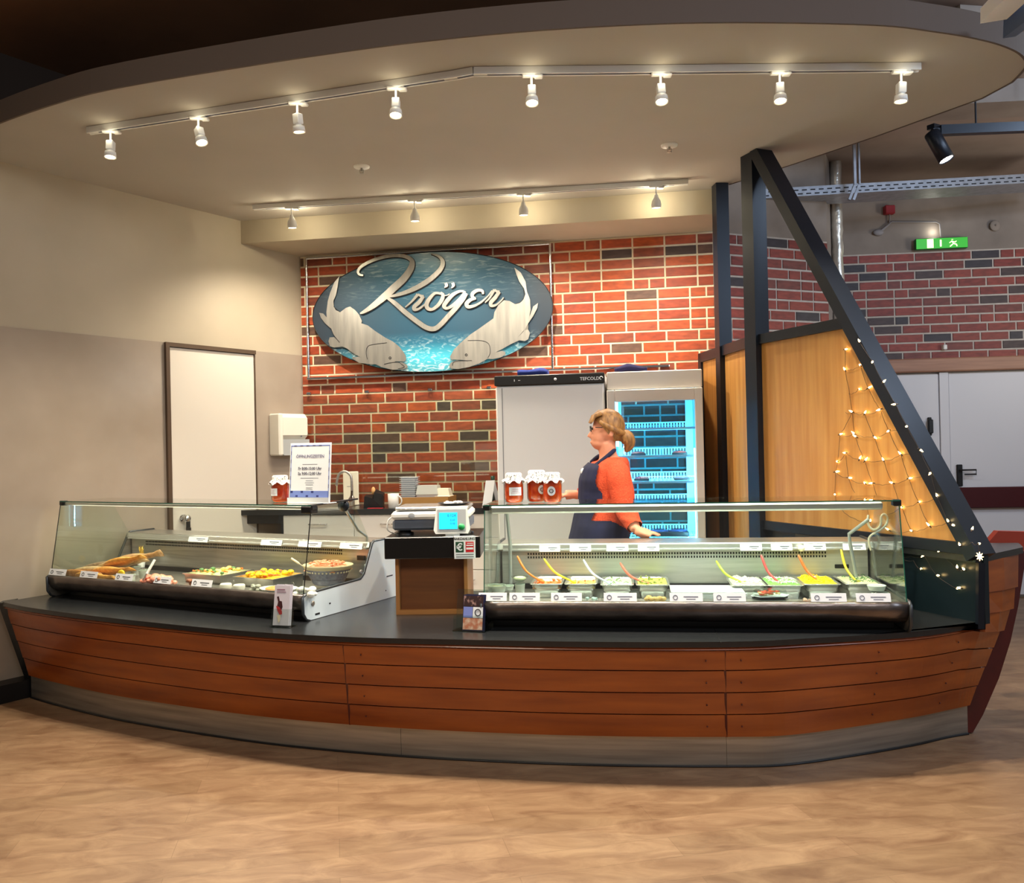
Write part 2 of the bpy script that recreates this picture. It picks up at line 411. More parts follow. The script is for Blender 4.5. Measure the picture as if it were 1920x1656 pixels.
part('trim_1', lb, mat('timber_beam', (186, 140, 112), .5, noise_=((160, 116, 92), (2, 8, 30), 4, .3, .7)), kind='structure')
# double door on the right
x0 = (onpl(1762, 800, R0, nr) - R0).dot(ur)
for k, (xa, xb) in enumerate(((x0 - .95, x0), (x0 + .085, x0 + 1.1))):
    d = part('door_%d' % (k + 2), MB().bbox(xa, xb, 0, .04, .02, 2.06, .006, MR), M_greywhite, kind='structure')
    if k == 0:
        h = MB().bbox(x0 - .11, x0 - .075, -.02, 0, 1.49, 1.66, .006, MR).bbox(x0 - .115, x0 - .07, -.045, -.02, 1.51, 1.64, .008, MR)
        part('door_handle', h, M_blk, d)
    else:
        h = MB().bbox(xa + .05, xa + .10, -.02, 0, 1.02, 1.22, .005, MR)
        h.tube([MR @ Vector(p) for p in ((xa + .075, -.01, 1.17), (xa + .075, -.06, 1.17), (xa + .2, -.06, 1.17), (xa + .2, -.06, 1.13), (xa + .10, -.06, 1.13))], .008)
        part('door_handle', h, M_blk, d)
        part('panic_bar', MB().bbox(xa + .03, xb - .03, -.06, 0, .82, 1.01, .01, MR), mat('dark_red_bar', (70, 12, 20), .35), d, label='dark red push bar')
part('door_mullion', MB().box(x0 + .004, x0 + .08, -.012, .05, 0, 2.07, MR), M_greywhite, kind='structure')
# ---- canopy
cp = [(-60, 262), (0, 232), (100, 197), (200, 170), (400, 135), (700, 90), (960, 62), (1200, 47), (1400, 43), (1640, 48), (1749, 60), (1827, 73), (1879, 87), (1912, 104), (1921, 125), (1896, 154), (1840, 184), (1640, 256), (1467, 314), (1366, 346)]
edge = [onz(x, y, ZC) for x, y in cp]
c1 = catmull([LW(2.95)] + [Vector((e.x, e.y, 0)) for e in edge[:-4]], 5) + [Vector((e.x, e.y, 0)) for e in edge[-4:]]
poly = [(p.x, p.y) for p in c1]
poly += [(1.66, 6.72), (C0.x - .05, C0.y + .1)]
can = part('ceiling_canopy', MB().prism(poly, ZC, ZC + .04), M_ceil, kind='structure')
fa = MB(); n = len(c1)
off = []
for i, p in enumerate(c1):
    t = (c1[min(i + 1, n - 1)] - c1[max(i - 1, 0)]).normalized(); off.append(p + Vector((t.y, -t.x, 0)) * .012)
fa.loft([[(a.x, a.y, ZC - .002), (b.x, b.y, ZC - .002), (b.x, b.y, ZC + .12), (a.x, a.y, ZC + .12)] for a, b in zip(c1, off)], True, True)
part('canopy_fascia', fa, M_fascia, kind='structure')
part('ceiling', MB().box(-7, 8, -4, 11, 3.98, 4.1), mat('dark_ceiling', (150, 108, 74), .9, noise_=((120, 86, 58), (1, 1, 1), 5, .3, .7)), kind='structure')
part('ceiling_right', MB().box(1.9, 8, 4.1, 8.2, 3.86, 3.975), mat('pale_concrete_ceiling', (166, 148, 136), .85, noise_=((140, 124, 114), (2, 2, 2), 8, .3, .75), bump=.15), kind='structure')
# soffit along the brick wall
nb = Vector((-.17, -.985, 0)).normalized()            # towards the room
s0 = LW(.60); s1 = C1 + nb * .5
sf = MB(); pa = [(s0.x, s0.y), (s1.x - .03, s1.y), (C1.x, C1.y + .02), (C0.x, C0.y + .02)]
sf.prism(pa, 3.12, ZC + .01)
part('ceiling_soffit', sf, M_wall, kind='structure')
# beams in the right ceiling zone
bm_ = MB()
p, q = ony(1863, 26, 3.6), ony(1950, -60, 2.9)
bm_.bar(p, q, .10, .06)
part('ceiling_beam', bm_, mat('pale_beam', (226, 224, 222), .7), kind='structure')
bm2 = MB().bar(ony(1893, 52, 3.75), ony(1985, -20, 3.1), .05, .08)
part('ceiling_duct', bm2, mat('blue_grey_steel', (56, 78, 112), .5), kind='structure')
bm3 = MB().bar((2.3, 5.9, 3.84), (6.5, 5.6, 3.84), .3, .26).bar((2.65, 4.7, 3.86), (2.35, 6.6, 3.86), .25, .2)
part('ceiling_beam', bm3, M_conc, kind='structure')
# ================================================================== HULL COUNTER
M_straw = mat('mahogany_strake', (168, 88, 30), .34, noise_=((122, 54, 16), (1.8, 1.8, 16), 8, .28, .74), coat=.15)
M_mahog = mat('dark_mahogany', (84, 22, 14), .35, noise_=((58, 14, 10), (6, 6, 6), 4, .3, .7))
ZW = .60
hull = empty('boat_counter', (0, 4.4, 0), label='long curved sales counter clad like a wooden boat hull with black worktop', cat='counter')
Tpx = [(8, 1133), (60, 1147), (200, 1163), (440, 1186), (640, 1198), (840, 1203), (1100, 1208), (1360, 1208), (1500, 1202), (1720, 1189), (1832, 1174)]
Bpx = [(56, 1266), (105, 1279), (232, 1306), (460, 1339), (657, 1358), (850, 1370), (1105, 1379), (1362, 1381), (1495, 1376), (1690, 1348), (1775, 1331)]
Tw = [onz(x, y, .585) for x, y in Tpx] + [onz(1877, 1178, .518)]
Bw = [onz(x, y, .14) for x, y in Bpx] + [onz(1816, 1322, .146)]
Fpx = [(5, 1129), (60, 1140), (200, 1158), (440, 1182), (640, 1194), (840, 1199), (1100, 1203.5), (1360, 1203.5), (1500, 1198), (1720, 1184), (1831, 1167)]
Fc = catmull([onz(x, y, ZW) for x, y in Fpx], 6)
Tc = []
for i, p in enumerate(Fc):                                           # hull top edge lies just under the worktop overhang
    t = Fc[min(i + 1, len(Fc) - 1)] - Fc[max(i - 1, 0)]; o = Vector((t.y, -t.x, 0)).normalized(); q = p - o * .016; q.z = .5745; Tc.append(q)
for k in range(1, 7): Tc.append(Fc[-1].lerp(onz(1877, 1178, .518), k / 6) + Vector((0, 0, -.026 * (1 - k / 6))))
Bc = catmull(Bw, 6)
NC = len(Tc)
zt = [p.z for p in Tc]; zb = [p.z for p in Bc]
def hp(i, k):  # point on hull at section i and fraction k of height
    return Bc[i].lerp(Tc[i], k)
def outn(i):
    t = Tc[min(i + 1, NC - 1)] - Tc[max(i - 1, 0)]; return Vector((t.y, -t.x, 0)).normalized()
segs = [(0, 24), (24, 42), (42, NC - 1)]
ks = [0, .245, .49, .735, .955]
for si, (ia, ib) in enumerate(segs):
    for k in range(4):
        rings = []; lap = .007; g = .0015
        idx = list(range(ia, ib + 1))
        for q, i in enumerate(idx):
            o = outn(i); a = hp(i, ks[k]) ; b = hp(i, ks[k + 1])
            a2 = a + Vector((0, 0, .006)) if k else a
            rings.append([b + o * .002, a2 + o * lap, a2 - o * .006, b - o * .016])
        # small gap at the butt joints
        for e, other in ((0, 1), (-1, -2)):
            rings[e] = [p.lerp(q_, .012) for p, q_ in zip(rings[e], rings[other])]
        part('strake', MB().loft(rings, True, True), M_straw, hull, world=True)
    rings = []
    for i in range(ia, ib + 1):
        o = outn(i); a = hp(i, .97); b = hp(i, 1.0)
        rings.append([b + o * .002, a + o * .012, a - o * .01, b - o * .02])
    part('rubbing_strip', MB().loft(rings, True, True), M_straw, hull, world=True)
# joints between the plank sections
for i in (24, 42):
    o = outn(i); part('joint_strip', MB().bar(hp(i, 0) + o * .0, hp(i, .95) + o * -.004, .010, .012), M_mahog, hull, world=True)
# screws
sc = MB()
for i in (25, 41, 43, 52, 58):
    for k in range(4):
        p = hp(i, ks[k] + .12) + outn(i) * .009; sc.ell(p, .004, 6, 4)
part('screw_heads', sc, M_mahog, hull, world=True, kind='stuff')
# dark inner skin so that no gap shows
part('hull_core', MB().loft([[hp(i, .0) - outn(i) * .02 - Vector((0, 0, .01)), hp(i, 1) - outn(i) * .02, hp(i, 1) - outn(i) * .05, hp(i, 0) - outn(i) * .05 - Vector((0, 0, .01))] for i in range(NC)], True, True), M_blk, hull, world=True)
# steel plinth in sections
Ppx = [(66, 1308), (170, 1335), (283, 1357), (460, 1385), (633, 1404), (740, 1414), (960, 1428), (1180, 1436), (1380, 1437), (1500, 1432), (1600, 1423), (1750, 1397), (1819, 1377)]
Pc = [Vector((q.x, q.y, 0)) - outn(i) * .006 for i, q in enumerate(Bc)]
def ring_pl(i):
    t = Pc[min(i + 1, len(Pc) - 1)] - Pc[max(i - 1, 0)]; o = Vector((t.y, -t.x, 0)).normalized(); p = Pc[i]
    return [p, p - o * .02, p - o * .02 + Vector((0, 0, .142)), p + Vector((0, 0, .142))]
for a, b in ((0, 27), (27, 42), (42, len(Pc) - 1)):
    rr = [ring_pl(i) for i in range(a, b + 1)]
    rr[0] = [p.lerp(q_, .02) for p, q_ in zip(rr[0], rr[1])]
    part('kick_plate', MB().loft(rr, True, True), M_steeld, hull, world=True)
part('sealant_line', MB().tube([p + Vector((0, -.004, .003)) for p in Pc], .006, 6), M_blk, hull, world=True)
# worktop
SAIL0 = Vector((1.575, 5.42, 0)); 
SAILD = (Vector((2.178, 3.95, 0)) - SAIL0).normalized()       # towards the stern
SAILN = Vector((SAILD.y, -SAILD.x, 0))                        # points to the camera side (left)
if SAILN.x > 0: SAILN = -SAILN
def sp(s, z=0, off=0): return SAIL0 + SAILD * s + SAILN * off + Vector((0, 0, z))
SL = (Vector((2.178, 3.95, 0)) - SAIL0).length
wt = [(p.x, p.y) for p in Fc] + [(sp(SL).x, sp(SL).y), (sp(.25).x, sp(.25).y), (1.3, 5.02), (-.55, 5.2), (-1.0, 5.3), (-2.40, 6.15), (LW(1.45).x, LW(1.45).y)]
part('worktop', MB().prism(wt, ZW - .025, ZW), M_black, hull, world=True)
# worktop joint
a, b = onz(1352, 1205, ZW), onz(1338, 1176, ZW)
part('worktop_joint', MB().bar(a + Vector((0, 0, .0005)), b + Vector((0, 0, .0005)), .002, .001), M_blk, hull, world=True)
# back side of the counter body
bk = MB(); pts = [(1.72, 4.95), (1.3, 4.99), (-.55, 5.16), (-1.0, 5.26), (-2.38, 6.1)]
for p, q in zip(pts, pts[1:]):
    bk.bar((p[0], p[1], .29), (q[0], q[1], .29), .02, .57)
part('rear_panel', bk, M_white, hull, world=True)
# black edge panel at the wall end
e0, e1 = onz(4, 1130, ZW - .005), onz(70, 1300, .0)
e1.z = 0
ep = MB(); back = Vector((-.12, .62, 0)); 
ep.loft([[e0 + Vector((-.02, -.01, 0)), e0 + Vector((.045, -.02, 0)), e0 + Vector((.045, -.02, 0)) + back, e0 + Vector((-.02, -.01, 0)) + back],
         [e1 + Vector((-.045, 0, 0)), e1 + Vector((.03, -.015, 0)), e1 + Vector((.03, -.015, 0)) + back, e1 + Vector((-.045, 0, 0)) + back]], True, True)
part('end_panel', ep, M_black, hull, world=True)
# stern: raised side strakes, deck, transom
N0 = onz(1833, 1170, ZW)
near = [Vector((N0.x + .022 + .004 * k, N0.y + .004 + .003 * k, z)) for k, z in enumerate((.572, .657, .754, .888))]
far = [onz(1877, 1178, .518), onz(1895, 1137, .625), onz(1903, 1096, .734), onz(1909, 1036, .888)]
for k in range(3):
    a, b, c, d = near[k], far[k], far[k + 1], near[k + 1]
    t = (b - a); o = Vector((t.y, -t.x, 0)).normalized()
    rings = []
    for s in (0, .5, 1):
        lo = a.lerp(b, s) + o * .012 * (s * (1 - s)) * 4 ; hi = d.lerp(c, s) + o * .012 * (s * (1 - s)) * 4
        rings.append([hi + o * .002, lo + o * .014 - Vector((0, 0, .01)), lo - o * .008 - Vector((0, 0, .01)), hi - o * .018])
    part('strake', MB().loft(rings, True, True), M_straw, hull, world=True)
DZ = .915
dk = [near[3].xy + Vector((-.012, -.02)), far[3].xy + Vector((.02, -.01)), Vector((2.62, 4.42)), Vector((2.26, 4.47)), sp(.35, 0, -.16).xy, sp(.35, 0, .03).xy, sp(SL - .02, 0, .03).xy]
part('stern_deck', MB().prism([tuple(p) for p in dk], DZ - .03, DZ), M_black, hull, world=True)
rs = MB(); p0, p1 = sp(.0, 0, .0), sp(SL + .0, 0, .0)
q0, q1 = sp(.0, 0, -.03), sp(SL, 0, -.03)
rs.prism([(p0.x, p0.y), (p1.x, p1.y), (q1.x, q1.y), (q0.x, q0.y)], ZW, DZ + .012)
part('riser_panel', rs, mat('dark_teal_panel', (16, 30, 36), .35), hull, world=True)
rs = MB().bar(N0 + Vector((.006, -.008, -.02)), Vector((N0.x + .016, N0.y - .008, DZ - .03)), .026, .03)
part('edge_strip', rs, M_frame, hull, world=True)
tr = MB()
outer = [(1925, 1034), (1921, 1063), (1909, 1138), (1895, 1202), (1873, 1272), (1843, 1341), (1824, 1374)]
inner = [(1812, 1374), (1808, 1322), (1822, 1285), (1842, 1250), (1866, 1205), (1884, 1150), (1895, 1090), (1900, 1034)]
YT = lambda py: 4.34 - (py - 1030) / 340 * .12
pf = [ony(x, y, YT(y)) for x, y in outer + inner]
bkv = Vector((.02, .05, 0))
n = len(pf); tr.add(pf + [p + bkv for p in pf], [tuple(range(n)), tuple(range(n, 2 * n))[::-1]] + [(i, (i + 1) % n, n + (i + 1) % n, n + i) for i in range(n)])
part('transom_board', tr, M_mahog, hull, world=True)
# red gunwale board behind the stern
g = MB(); gp = [(1842, 1030), (1872, 996), (1990, 999), (1990, 1060), (1842, 1052)]
pf = [ony(x, y, 4.62) for x, y in gp]; n = 5
g.add(pf + [p + Vector((0, .045, 0)) for p in pf], [tuple(range(n)), tuple(range(n, 2 * n))[::-1]] + [(i, (i + 1) % n, n + (i + 1) % n, n + i) for i in range(n)])
part('gunwale_board', g, mat('red_brown_board', (132, 48, 34), .4), hull, world=True)

# ================================================================== SAIL FRAME
sail = empty('sail_frame', sp(0), label='dark steel mast and sail shaped frame filled with honey coloured wood panels', cat='frame')
M_oak = mat('honey_oak_veneer', (204, 150, 80), .4, noise_=((180, 122, 58), (26, 26, 1.6), 6, .3, .7))
ZT0, ZD = ZC - .002, DZ
part('mast', MB().prism([tuple(sp(-.05, 0, .055).xy), tuple(sp(.06, 0, .055).xy), tuple(sp(.06, 0, -.05).xy), tuple(sp(-.05, 0, -.05).xy)], 0, ZT0), M_frame, sail, world=True)
dg0 = sp(.10, ZT0 - .04); dg1 = sp(SL - .03, ZD + .02)
tdir = (dg1 - dg0).normalized(); updir = tdir.cross(SAILN).normalized()
if updir.z < 0: updir = -updir
part('diagonal_beam', MB().loft([[p + SAILN * sx * .055 + updir * sy for sx, sy in ((-1.1, -.034), (1.1, -.034), (1.1, .034), (-1.1, .034))] for p in (dg0 - tdir * .06, dg1 + tdir * .03)], True, True), M_frame, sail, world=True)
def sdiag(z): # s of the diagonal centre line at height z
    t = (dg0.z - z) / (dg0.z - dg1.z); return (dg0.lerp(dg1, t) - SAIL0).xy.dot(SAILD.xy)
part('cross_bar', MB().bar(sp(.06, 2.115), sp(sdiag(2.115) - .05, 2.115), .07, .06), M_frame, sail, world=True)
part('bottom_bar', MB().bar(sp(.0, .945), sp(SL - .08, .945), .07, .055), M_frame, sail, world=True)
pan = MB(); pz = [(.06, .97), (sdiag(.97) - .06, .97), (sdiag(2.09) - .06, 2.09), (.06, 2.09)]
pan.loft([[sp(s, z, .012) for s, z in pz], [sp(s, z, -.012) for s, z in pz]], True, True)
part('wood_panel', pan, M_oak, sail, world=True)
# rear leg of the frame
B0 = sp(0); P2 = ony(1357, 660, 6.02); P2 = Vector((P2.x, P2.y, 0)); P3 = P2 + (P2 - B0).normalized() * .45
rd = (P2 - B0).normalized(); rn = Vector((rd.y, -rd.x, 0))
def bx4(c, hw, z0, z1, d=rd, n_=rn): return MB().prism([tuple((c + d * a * hw + n_ * b * hw).xy) for a, b in ((-1, -1), (1, -1), (1, 1), (-1, 1))], z0, z1)
part('rear_post', bx4(P2, .045, 0, ZC - .002), M_frame, sail, world=True)
part('rear_cross_bar', MB().bar(B0 + rd * .05 + Vector((0, 0, 2.115)), P3 + Vector((0, 0, 2.115)), .06, .07), M_frame, sail, world=True)
part('end_post', bx4(P3, .03, 0, 2.15), M_frame, sail, world=True)
for a, b in ((.10, (P2 - B0).length - .05), ((P2 - B0).length + .05, (P3 - B0).length - .03)):
    pan = MB(); q = [B0 + rd * a, B0 + rd * b]
    pan.loft([[q[0] + rn * o + Vector((0, 0, .02)), q[1] + rn * o + Vector((0, 0, .02)), q[1] + rn * o + Vector((0, 0, 2.08)), q[0] + rn * o + Vector((0, 0, 2.08))] for o in (.01, -.01)], True, True)
    part('wood_panel', pan, M_oak, sail, world=True)

# fairy lights
fl = empty('fairy_light_net', sp(.8, .95, .02), label='net of warm fairy lights hanging over the sail panel and stern', cat='string lights')
def cr(x, y): return (1400 + x / 3.45, 640 + y / 3.45)
pp_, pn_ = sp(0, 0, .024), SAILN
def onsail(x, y, off=.024): return onpl(*cr(x, y), sp(0, 0, off), SAILN)
pb = [(637,52),(637,187),(737,157),(725,310),(787,303),(683,457),(763,467),(865,440),(603,603),(697,600),(707,618),(825,617),(920,578),(640,722),(588,778),(575,845),(730,762),(765,772),(885,770),(998,732),(658,883),(767,920),(815,918),(945,918),(1050,887),(570,990),(1005,1073),(1113,1040),(1067,1227),(1183,1195),(800,1165),(920,1222)]
db = [(732,5),(815,130),(883,265),(965,407),(1037,550),(1120,700),(1190,850),(1233,1005),(1305,1167),(1325,1185),(1380,1320),(1457,1220),(1500,1310)]
rb = [(1245,1350),(1147,1380),(1130,1475),(1232,1515),(1362,1468),(1408,1478),(1358,1597),(1385,1597)]
M_bulb = mat('warm_bulb', (255, 230, 170), .4, emit=(255, 214, 140), es=20)
bulb = MB().lathe([(.001, 0), (.0045, .003), (.0045, .010), (.0018, .018), (.001, .022)], 8).build('bulb', M_bulb)
sock = MB().lathe([(.003, -.012), (.0035, 0), (.003, .003)], 6).build('socket', mat('dark_wire', (52, 34, 22), .5))
iv = wm(fl).inverted()
def put_bulb(p):
    e = (random.uniform(.6, 2.2), 0, random.uniform(0, 6))
    b = inst('bulb', bulb, fl, iv @ p, e)
    s_ = bpy.data.objects.new('socket', sock); COL.objects.link(s_); s_.parent = b
for x, y in pb: put_bulb(onsail(x, y))
for x, y in db: put_bulb(onsail(x, y, .068))
for x, y in rb: put_bulb(onsail(x, y, .016))
wr = MB()
def wire(l, off=.02, sag=.012):
    P = [onsail(x, y, off) for x, y in l]; out = []
    for a, b in zip(P, P[1:]):
        for k in range(6):
            t = k / 6; out.append(a.lerp(b, t) + Vector((0, 0, -sag * math.sin(PI * t) * (1 if random.random() > .3 else .6))))
    out.append(P[-1]); wr.tube(out, .0011, 4)
for l in ([(637,187),(737,157),(815,130)],[(660,340),(725,310),(787,303),(883,265)],[(640,460),(683,457),(763,467),(865,440),(965,407)],[(603,603),(697,600),(825,617),(920,578),(1037,550)],[(588,778),(640,722),(730,762),(885,770),(998,732),(1120,700)],[(575,845),(658,883),(767,920),(815,918),(945,918),(1050,887),(1190,850)],[(860,1130),(1005,1073),(1113,1040),(1233,1005)],[(920,1222),(1067,1227),(1183,1195),(1305,1167)],
          [(637,52),(637,187),(660,300),(683,457),(697,600),(765,772),(815,918),(870,1060)],[(737,157),(787,303),(865,440),(920,578),(998,732),(1050,887),(1113,1040),(1183,1195)],[(763,467),(825,617),(885,770),(945,918),(1005,1073),(1067,1227)],[(683,457),(603,603),(588,778),(575,845),(570,990)],[(640,722),(658,883),(700,980)],[(610,1080),(680,1140),(800,1165),(780,1080),(720,1075)]):
    wire(l)
wire(db[:10], .066, .008); wire([(1380,1320),(1457,1300),(1500,1310),(1507,1400)], .066, .01)
wire([(985,1385),(1060,1390),(1147,1380),(1232,1515),(1358,1597)], .012); wire([(985,1390),(1080,1420),(1130,1475)], .012); wire([(1245,1350),(1362,1468),(1408,1478)], .012)
part('wire', wr, MATS['dark_wire'], fl, world=True)
star = MB(); p = onsail(1507, 1392, .09)
for a in range(4):
    d = SAILD * math.cos(a * PI / 4) + Vector((0, 0, math.sin(a * PI / 4))); star.tube([p - d * .02, p, p + d * .02], [.001, .004, .001], 6)
part('end_lamp', star, M_bulb, fl, world=True)
# ================================================================== DISPLAY CASES
def display_case(name, P, Q, label, warm):
    """P,Q: front rim corners (left, right) on plan; local x along, y back, z from the worktop"""
    P = Vector(P); Q = Vector(Q); L = (Q - P).length; rz = math.atan2((Q - P).y, (Q - P).x)
    c = empty(name, (P.x, P.y, ZW), rz, label, 'display case', 'refrigerated display cases on the counter')
    part('base', MB().box(.03, L - .03, .12, .74, 0, .035), M_blk, c)
    prof = [(.13, .03), (.06, .035), (.02, .055), (0, .085), (-.004, .128), (.012, .138), (.03, .136), (.03, .10), (.05, .06), (.13, .05)]
    fa = MB(); n = 22; rings = []
    for i in range(n + 1):
        x = L * i / n
        rings.append([(x, y + .002 * math.sin(i * 2.3 + k), z) for k, (y, z) in enumerate(prof)])
    fa.smooth = True; fa.loft(rings, True, True)
    part('front_fascia', fa, mat('worn_dark_steel', (96, 88, 84), .3, .85, noise_=((128, 118, 112), (8, 8, 20), 6, .3, .7), bump=.3), c)
    part('display_deck', MB().box(.01, L - .01, .03, .15, .09, .125).box(.01, L - .01, .15, .585, .07, .10), M_steel if not warm else MATS.get('brushed_steel'), c)
    part('rear_gap', MB().box(.01, L - .01, .585, .60, .10, .128), M_blk, c)
    part('back_panel', MB().box(.01, L - .01, .60, .62, .115, .335), MATS['brushed_steel'] if warm else mat('bright_steel', (216, 214, 208), .38, .6, noise_=((196, 194, 188), (3, 60, 60), 4, .3, .7)), c)
    sl = MB(); x = .15
    while x < L - .22:
        for z in (.262, .281): sl.box(x, x + .0075, .598, .601, z, z + .011)
        x += .0145
    part('vent_slots', sl, M_printb, c, kind='stuff')
    led = MB().loft([[(x, .575, .305), (x, .565, .315), (x, .575, .345), (x, .80, .345), (x, .80, .325), (x, .60, .305)] for x in (0, L)], True, True)
    part('rear_ledge', led, M_steel, c)
    part('price_rail', MB().box(.02, L - .02, .558, .566, .306, .312).box(.02, L - .02, .566, .575, .306, .338), mat('bright_aluminium', (226, 226, 222), .3, .7), c)
    part('rear_doors', MB().box(.02, L - .02, .765, .785, .03, .325), M_greywhite, c)
    pr = [(.05, .0), (.02, .012), (0, .04), (-.004, .125), (.02, .138), (.47, .150), (.505, .175), (.585, .335), (.60, .347), (.795, .347), (.80, .335), (.80, .0)]
    tr = mat('grey_edge_trim', (70, 74, 78), .3, .6)
    M_side = mat('white_side_panel', (214, 226, 232), .3) if warm else M_steeld
    for x0, x1 in ((-.014, .0), (L, L + .014)):
        e = part('end_panel', MB().prism(pr, x0, x1, 'x'), M_side if x0 > 1 else M_steeld, c)
        o = part('edge_trim', MB().tube([((x0 + x1) / 2, y, z) for y, z in pr + pr[:1]], .0085, 6), tr, e)
        if warm and x0 > 1:
            sp_ = MB()
            for (y, z, a, b) in ((.20, .062, .006, .004), (.49, .19, .005, .004), (.10, .025, .018, .005), (.74, .13, .03, .003), (.78, .245, .012, .004), (.70, .05, .004, .003)):
                sp_.box(x1, x1 + .001, y - a, y + a, z - b, z + b)
            part('scuff_marks', sp_, M_printb, e)
            sc = MB()
            for y, z in ((.065, .085), (.47, .19)): sc.lathe([(.014, 0), (.014, .003), (.009, .005)], 14, Matrix.Translation((x1, y, z)) @ Matrix.Rotation(PI / 2, 4, 'Y'))
            part('round_screw', sc, M_steeld, e)
    # glazing
    TH = .004
    gz = MB().loft([[(.005, .018, .138), (L - .005, .018, .138), (L - .005, .092, .583), (.005, .092, .583)], [(.005, .018 + TH, .138), (L - .005, .018 + TH, .138), (L - .005, .092 + TH, .583), (.005, .092 + TH, .583)]], True, True)
    part('front_glass', gz, M_glass, c)
    back = .44
    part('top_glass', MB().box(0, L, .085, back, .584, .590), M_glass, c)
    part('glass_edge', MB().box(0, L, .0835, .085, .584, .590), M_gedge, c)
    for x in (.002, L - .006):
        q = [(.018, .138), (.092, .583), (back, .583), (.585, .34), (.505, .17), (.47, .15)]
        s = part('side_glass', MB().prism(q, x, x + TH, 'x'), M_glass, c)
        part('glass_edge', MB().bar((x + TH / 2, .017, .138), (x + TH / 2, .0905, .583), .0045, .003), M_gedge if not warm else M_blk, s)
    # corner clips, struts
    for x in (.012, L - .012):
        part('corner_clip', MB().bbox(x - .018, x + .018, .085, .125, .562, .592, .004), M_blk, c)
    ra = MB() if warm else MB().bbox(.03, L - .07, .10, .15, .545, .582, .008)
    if warm: ra.bbox(.03, L - .03, .10, .125, .566, .582, .003)
    part('light_rail', ra, mat('bright_aluminium', (226, 226, 222), .3, .7), c)
    tube = part('light_tube', MB().tube([(.06, .135 if warm else .165, .568), (L - .09, .135 if warm else .165, .568)], .007, 8), mat('tube_glow_cool' if not warm else 'tube_glow', (240, 255, 245), .4, emit=(226, 255, 236) if not warm else (255, 244, 216), es=7 if not warm else 2), c)
    return c, L, rz
caseR, LRc, rzR = display_case('display_case', onz(905, 1129, .735), onz(1704, 1130, .738), 'long glass display case full of salad pans, on the right half of the counter', False)
FL = Vector((-1.087, 4.33)); 
caseL, LLc, rzL = display_case('display_case', (-2.890, 5.27, 0), (-1.087, 4.335, 0), 'glass display case with smoked fish and steel trays, on the left half of the counter', True)
l_ = lamp('case_lamp', 'AREA', wm(caseR) @ Vector((LRc / 2, .16, .555)), 6.2, (.80, 1.0, .88), None, LRc - .2, .02); l_.rotation_euler = (0, 0, rzR)
l_ = lamp('case_lamp', 'AREA', wm(caseL) @ Vector((LLc / 2, .14, .555)), 7, (1, .93, .78), None, LLc - .2, .02); l_.rotation_euler = (0, 0, rzL)
# gas struts
def strut(c, pts, knob, r=.008):
    o = part('gas_strut', MB().tube(pts, r, 8), mat('pale_grey_metal', (176, 184, 182), .3, .5), c)
    if knob is not None:
        part('strut_knob', MB().lathe([(.001, -.012), (.03, -.012), (.034, -.006), (.034, .008), (.001, .012)], 20, Matrix.Translation(knob) @ Matrix.Rotation(PI / 2, 4, 'X')), mat('black_blue_knob', (16, 24, 34), .3), o)
strut(caseL, [(LLc - .02, .37, .565), (LLc - .025, .50, .42), (LLc - .03, .585, .375), (LLc - .03, .585, .30)], (LLc - .01, .36, .568))
part('hinge_bar', MB().bar((LLc - .03, .09, .585), (LLc + .02, .44, .6), .02, .008), M_blk, caseL)
part('hinge_block', MB().bbox(LLc - .07, LLc, .08, .14, .545, .585, .005), M_blk, caseL)
strut(caseR, [(LRc - .085, .50, .11), (LRc - .115, .52, .34), (LRc - .12, .52, .39), (LRc - .035, .47, .47)], None, .009)
PL_ = wm(caseR) @ Vector((0, .50, 0)); NL_ = Vector((-math.sin(rzR), math.cos(rzR), 0))
part('cable_loop', MB().tube(catmull([onpl(x, y, PL_, NL_) for x, y in ((1633, 1032), (1629, 1014), (1633, 1004), (1650, 994), (1661, 984), (1664, 972), (1658, 964), (1652, 970), (1651, 984), (1643, 993), (1633, 991), (1627, 980), (1628, 966))], 6), .0055, 8), mat('cream_cable', (214, 206, 180), .4), caseR, world=True)
strut(caseR, [(.06, .55, .08), (.06, .56, .345), (.05, .5, .58)], None, .010)
part('type_plate', MB().bbox(LRc - .175, LRc - .105, .594, .601, .205, .225, .002), M_blk, caseR)
part('type_plate', MB().bbox(LLc - .11, LLc - .05, .594, .601, .235, .262, .002), M_blk, caseL)
iR = wm(caseR).inverted(); iL = wm(caseL).inverted()
def loc(iv, px, py, z):
    p = iv @ onz(px, py, z); return p
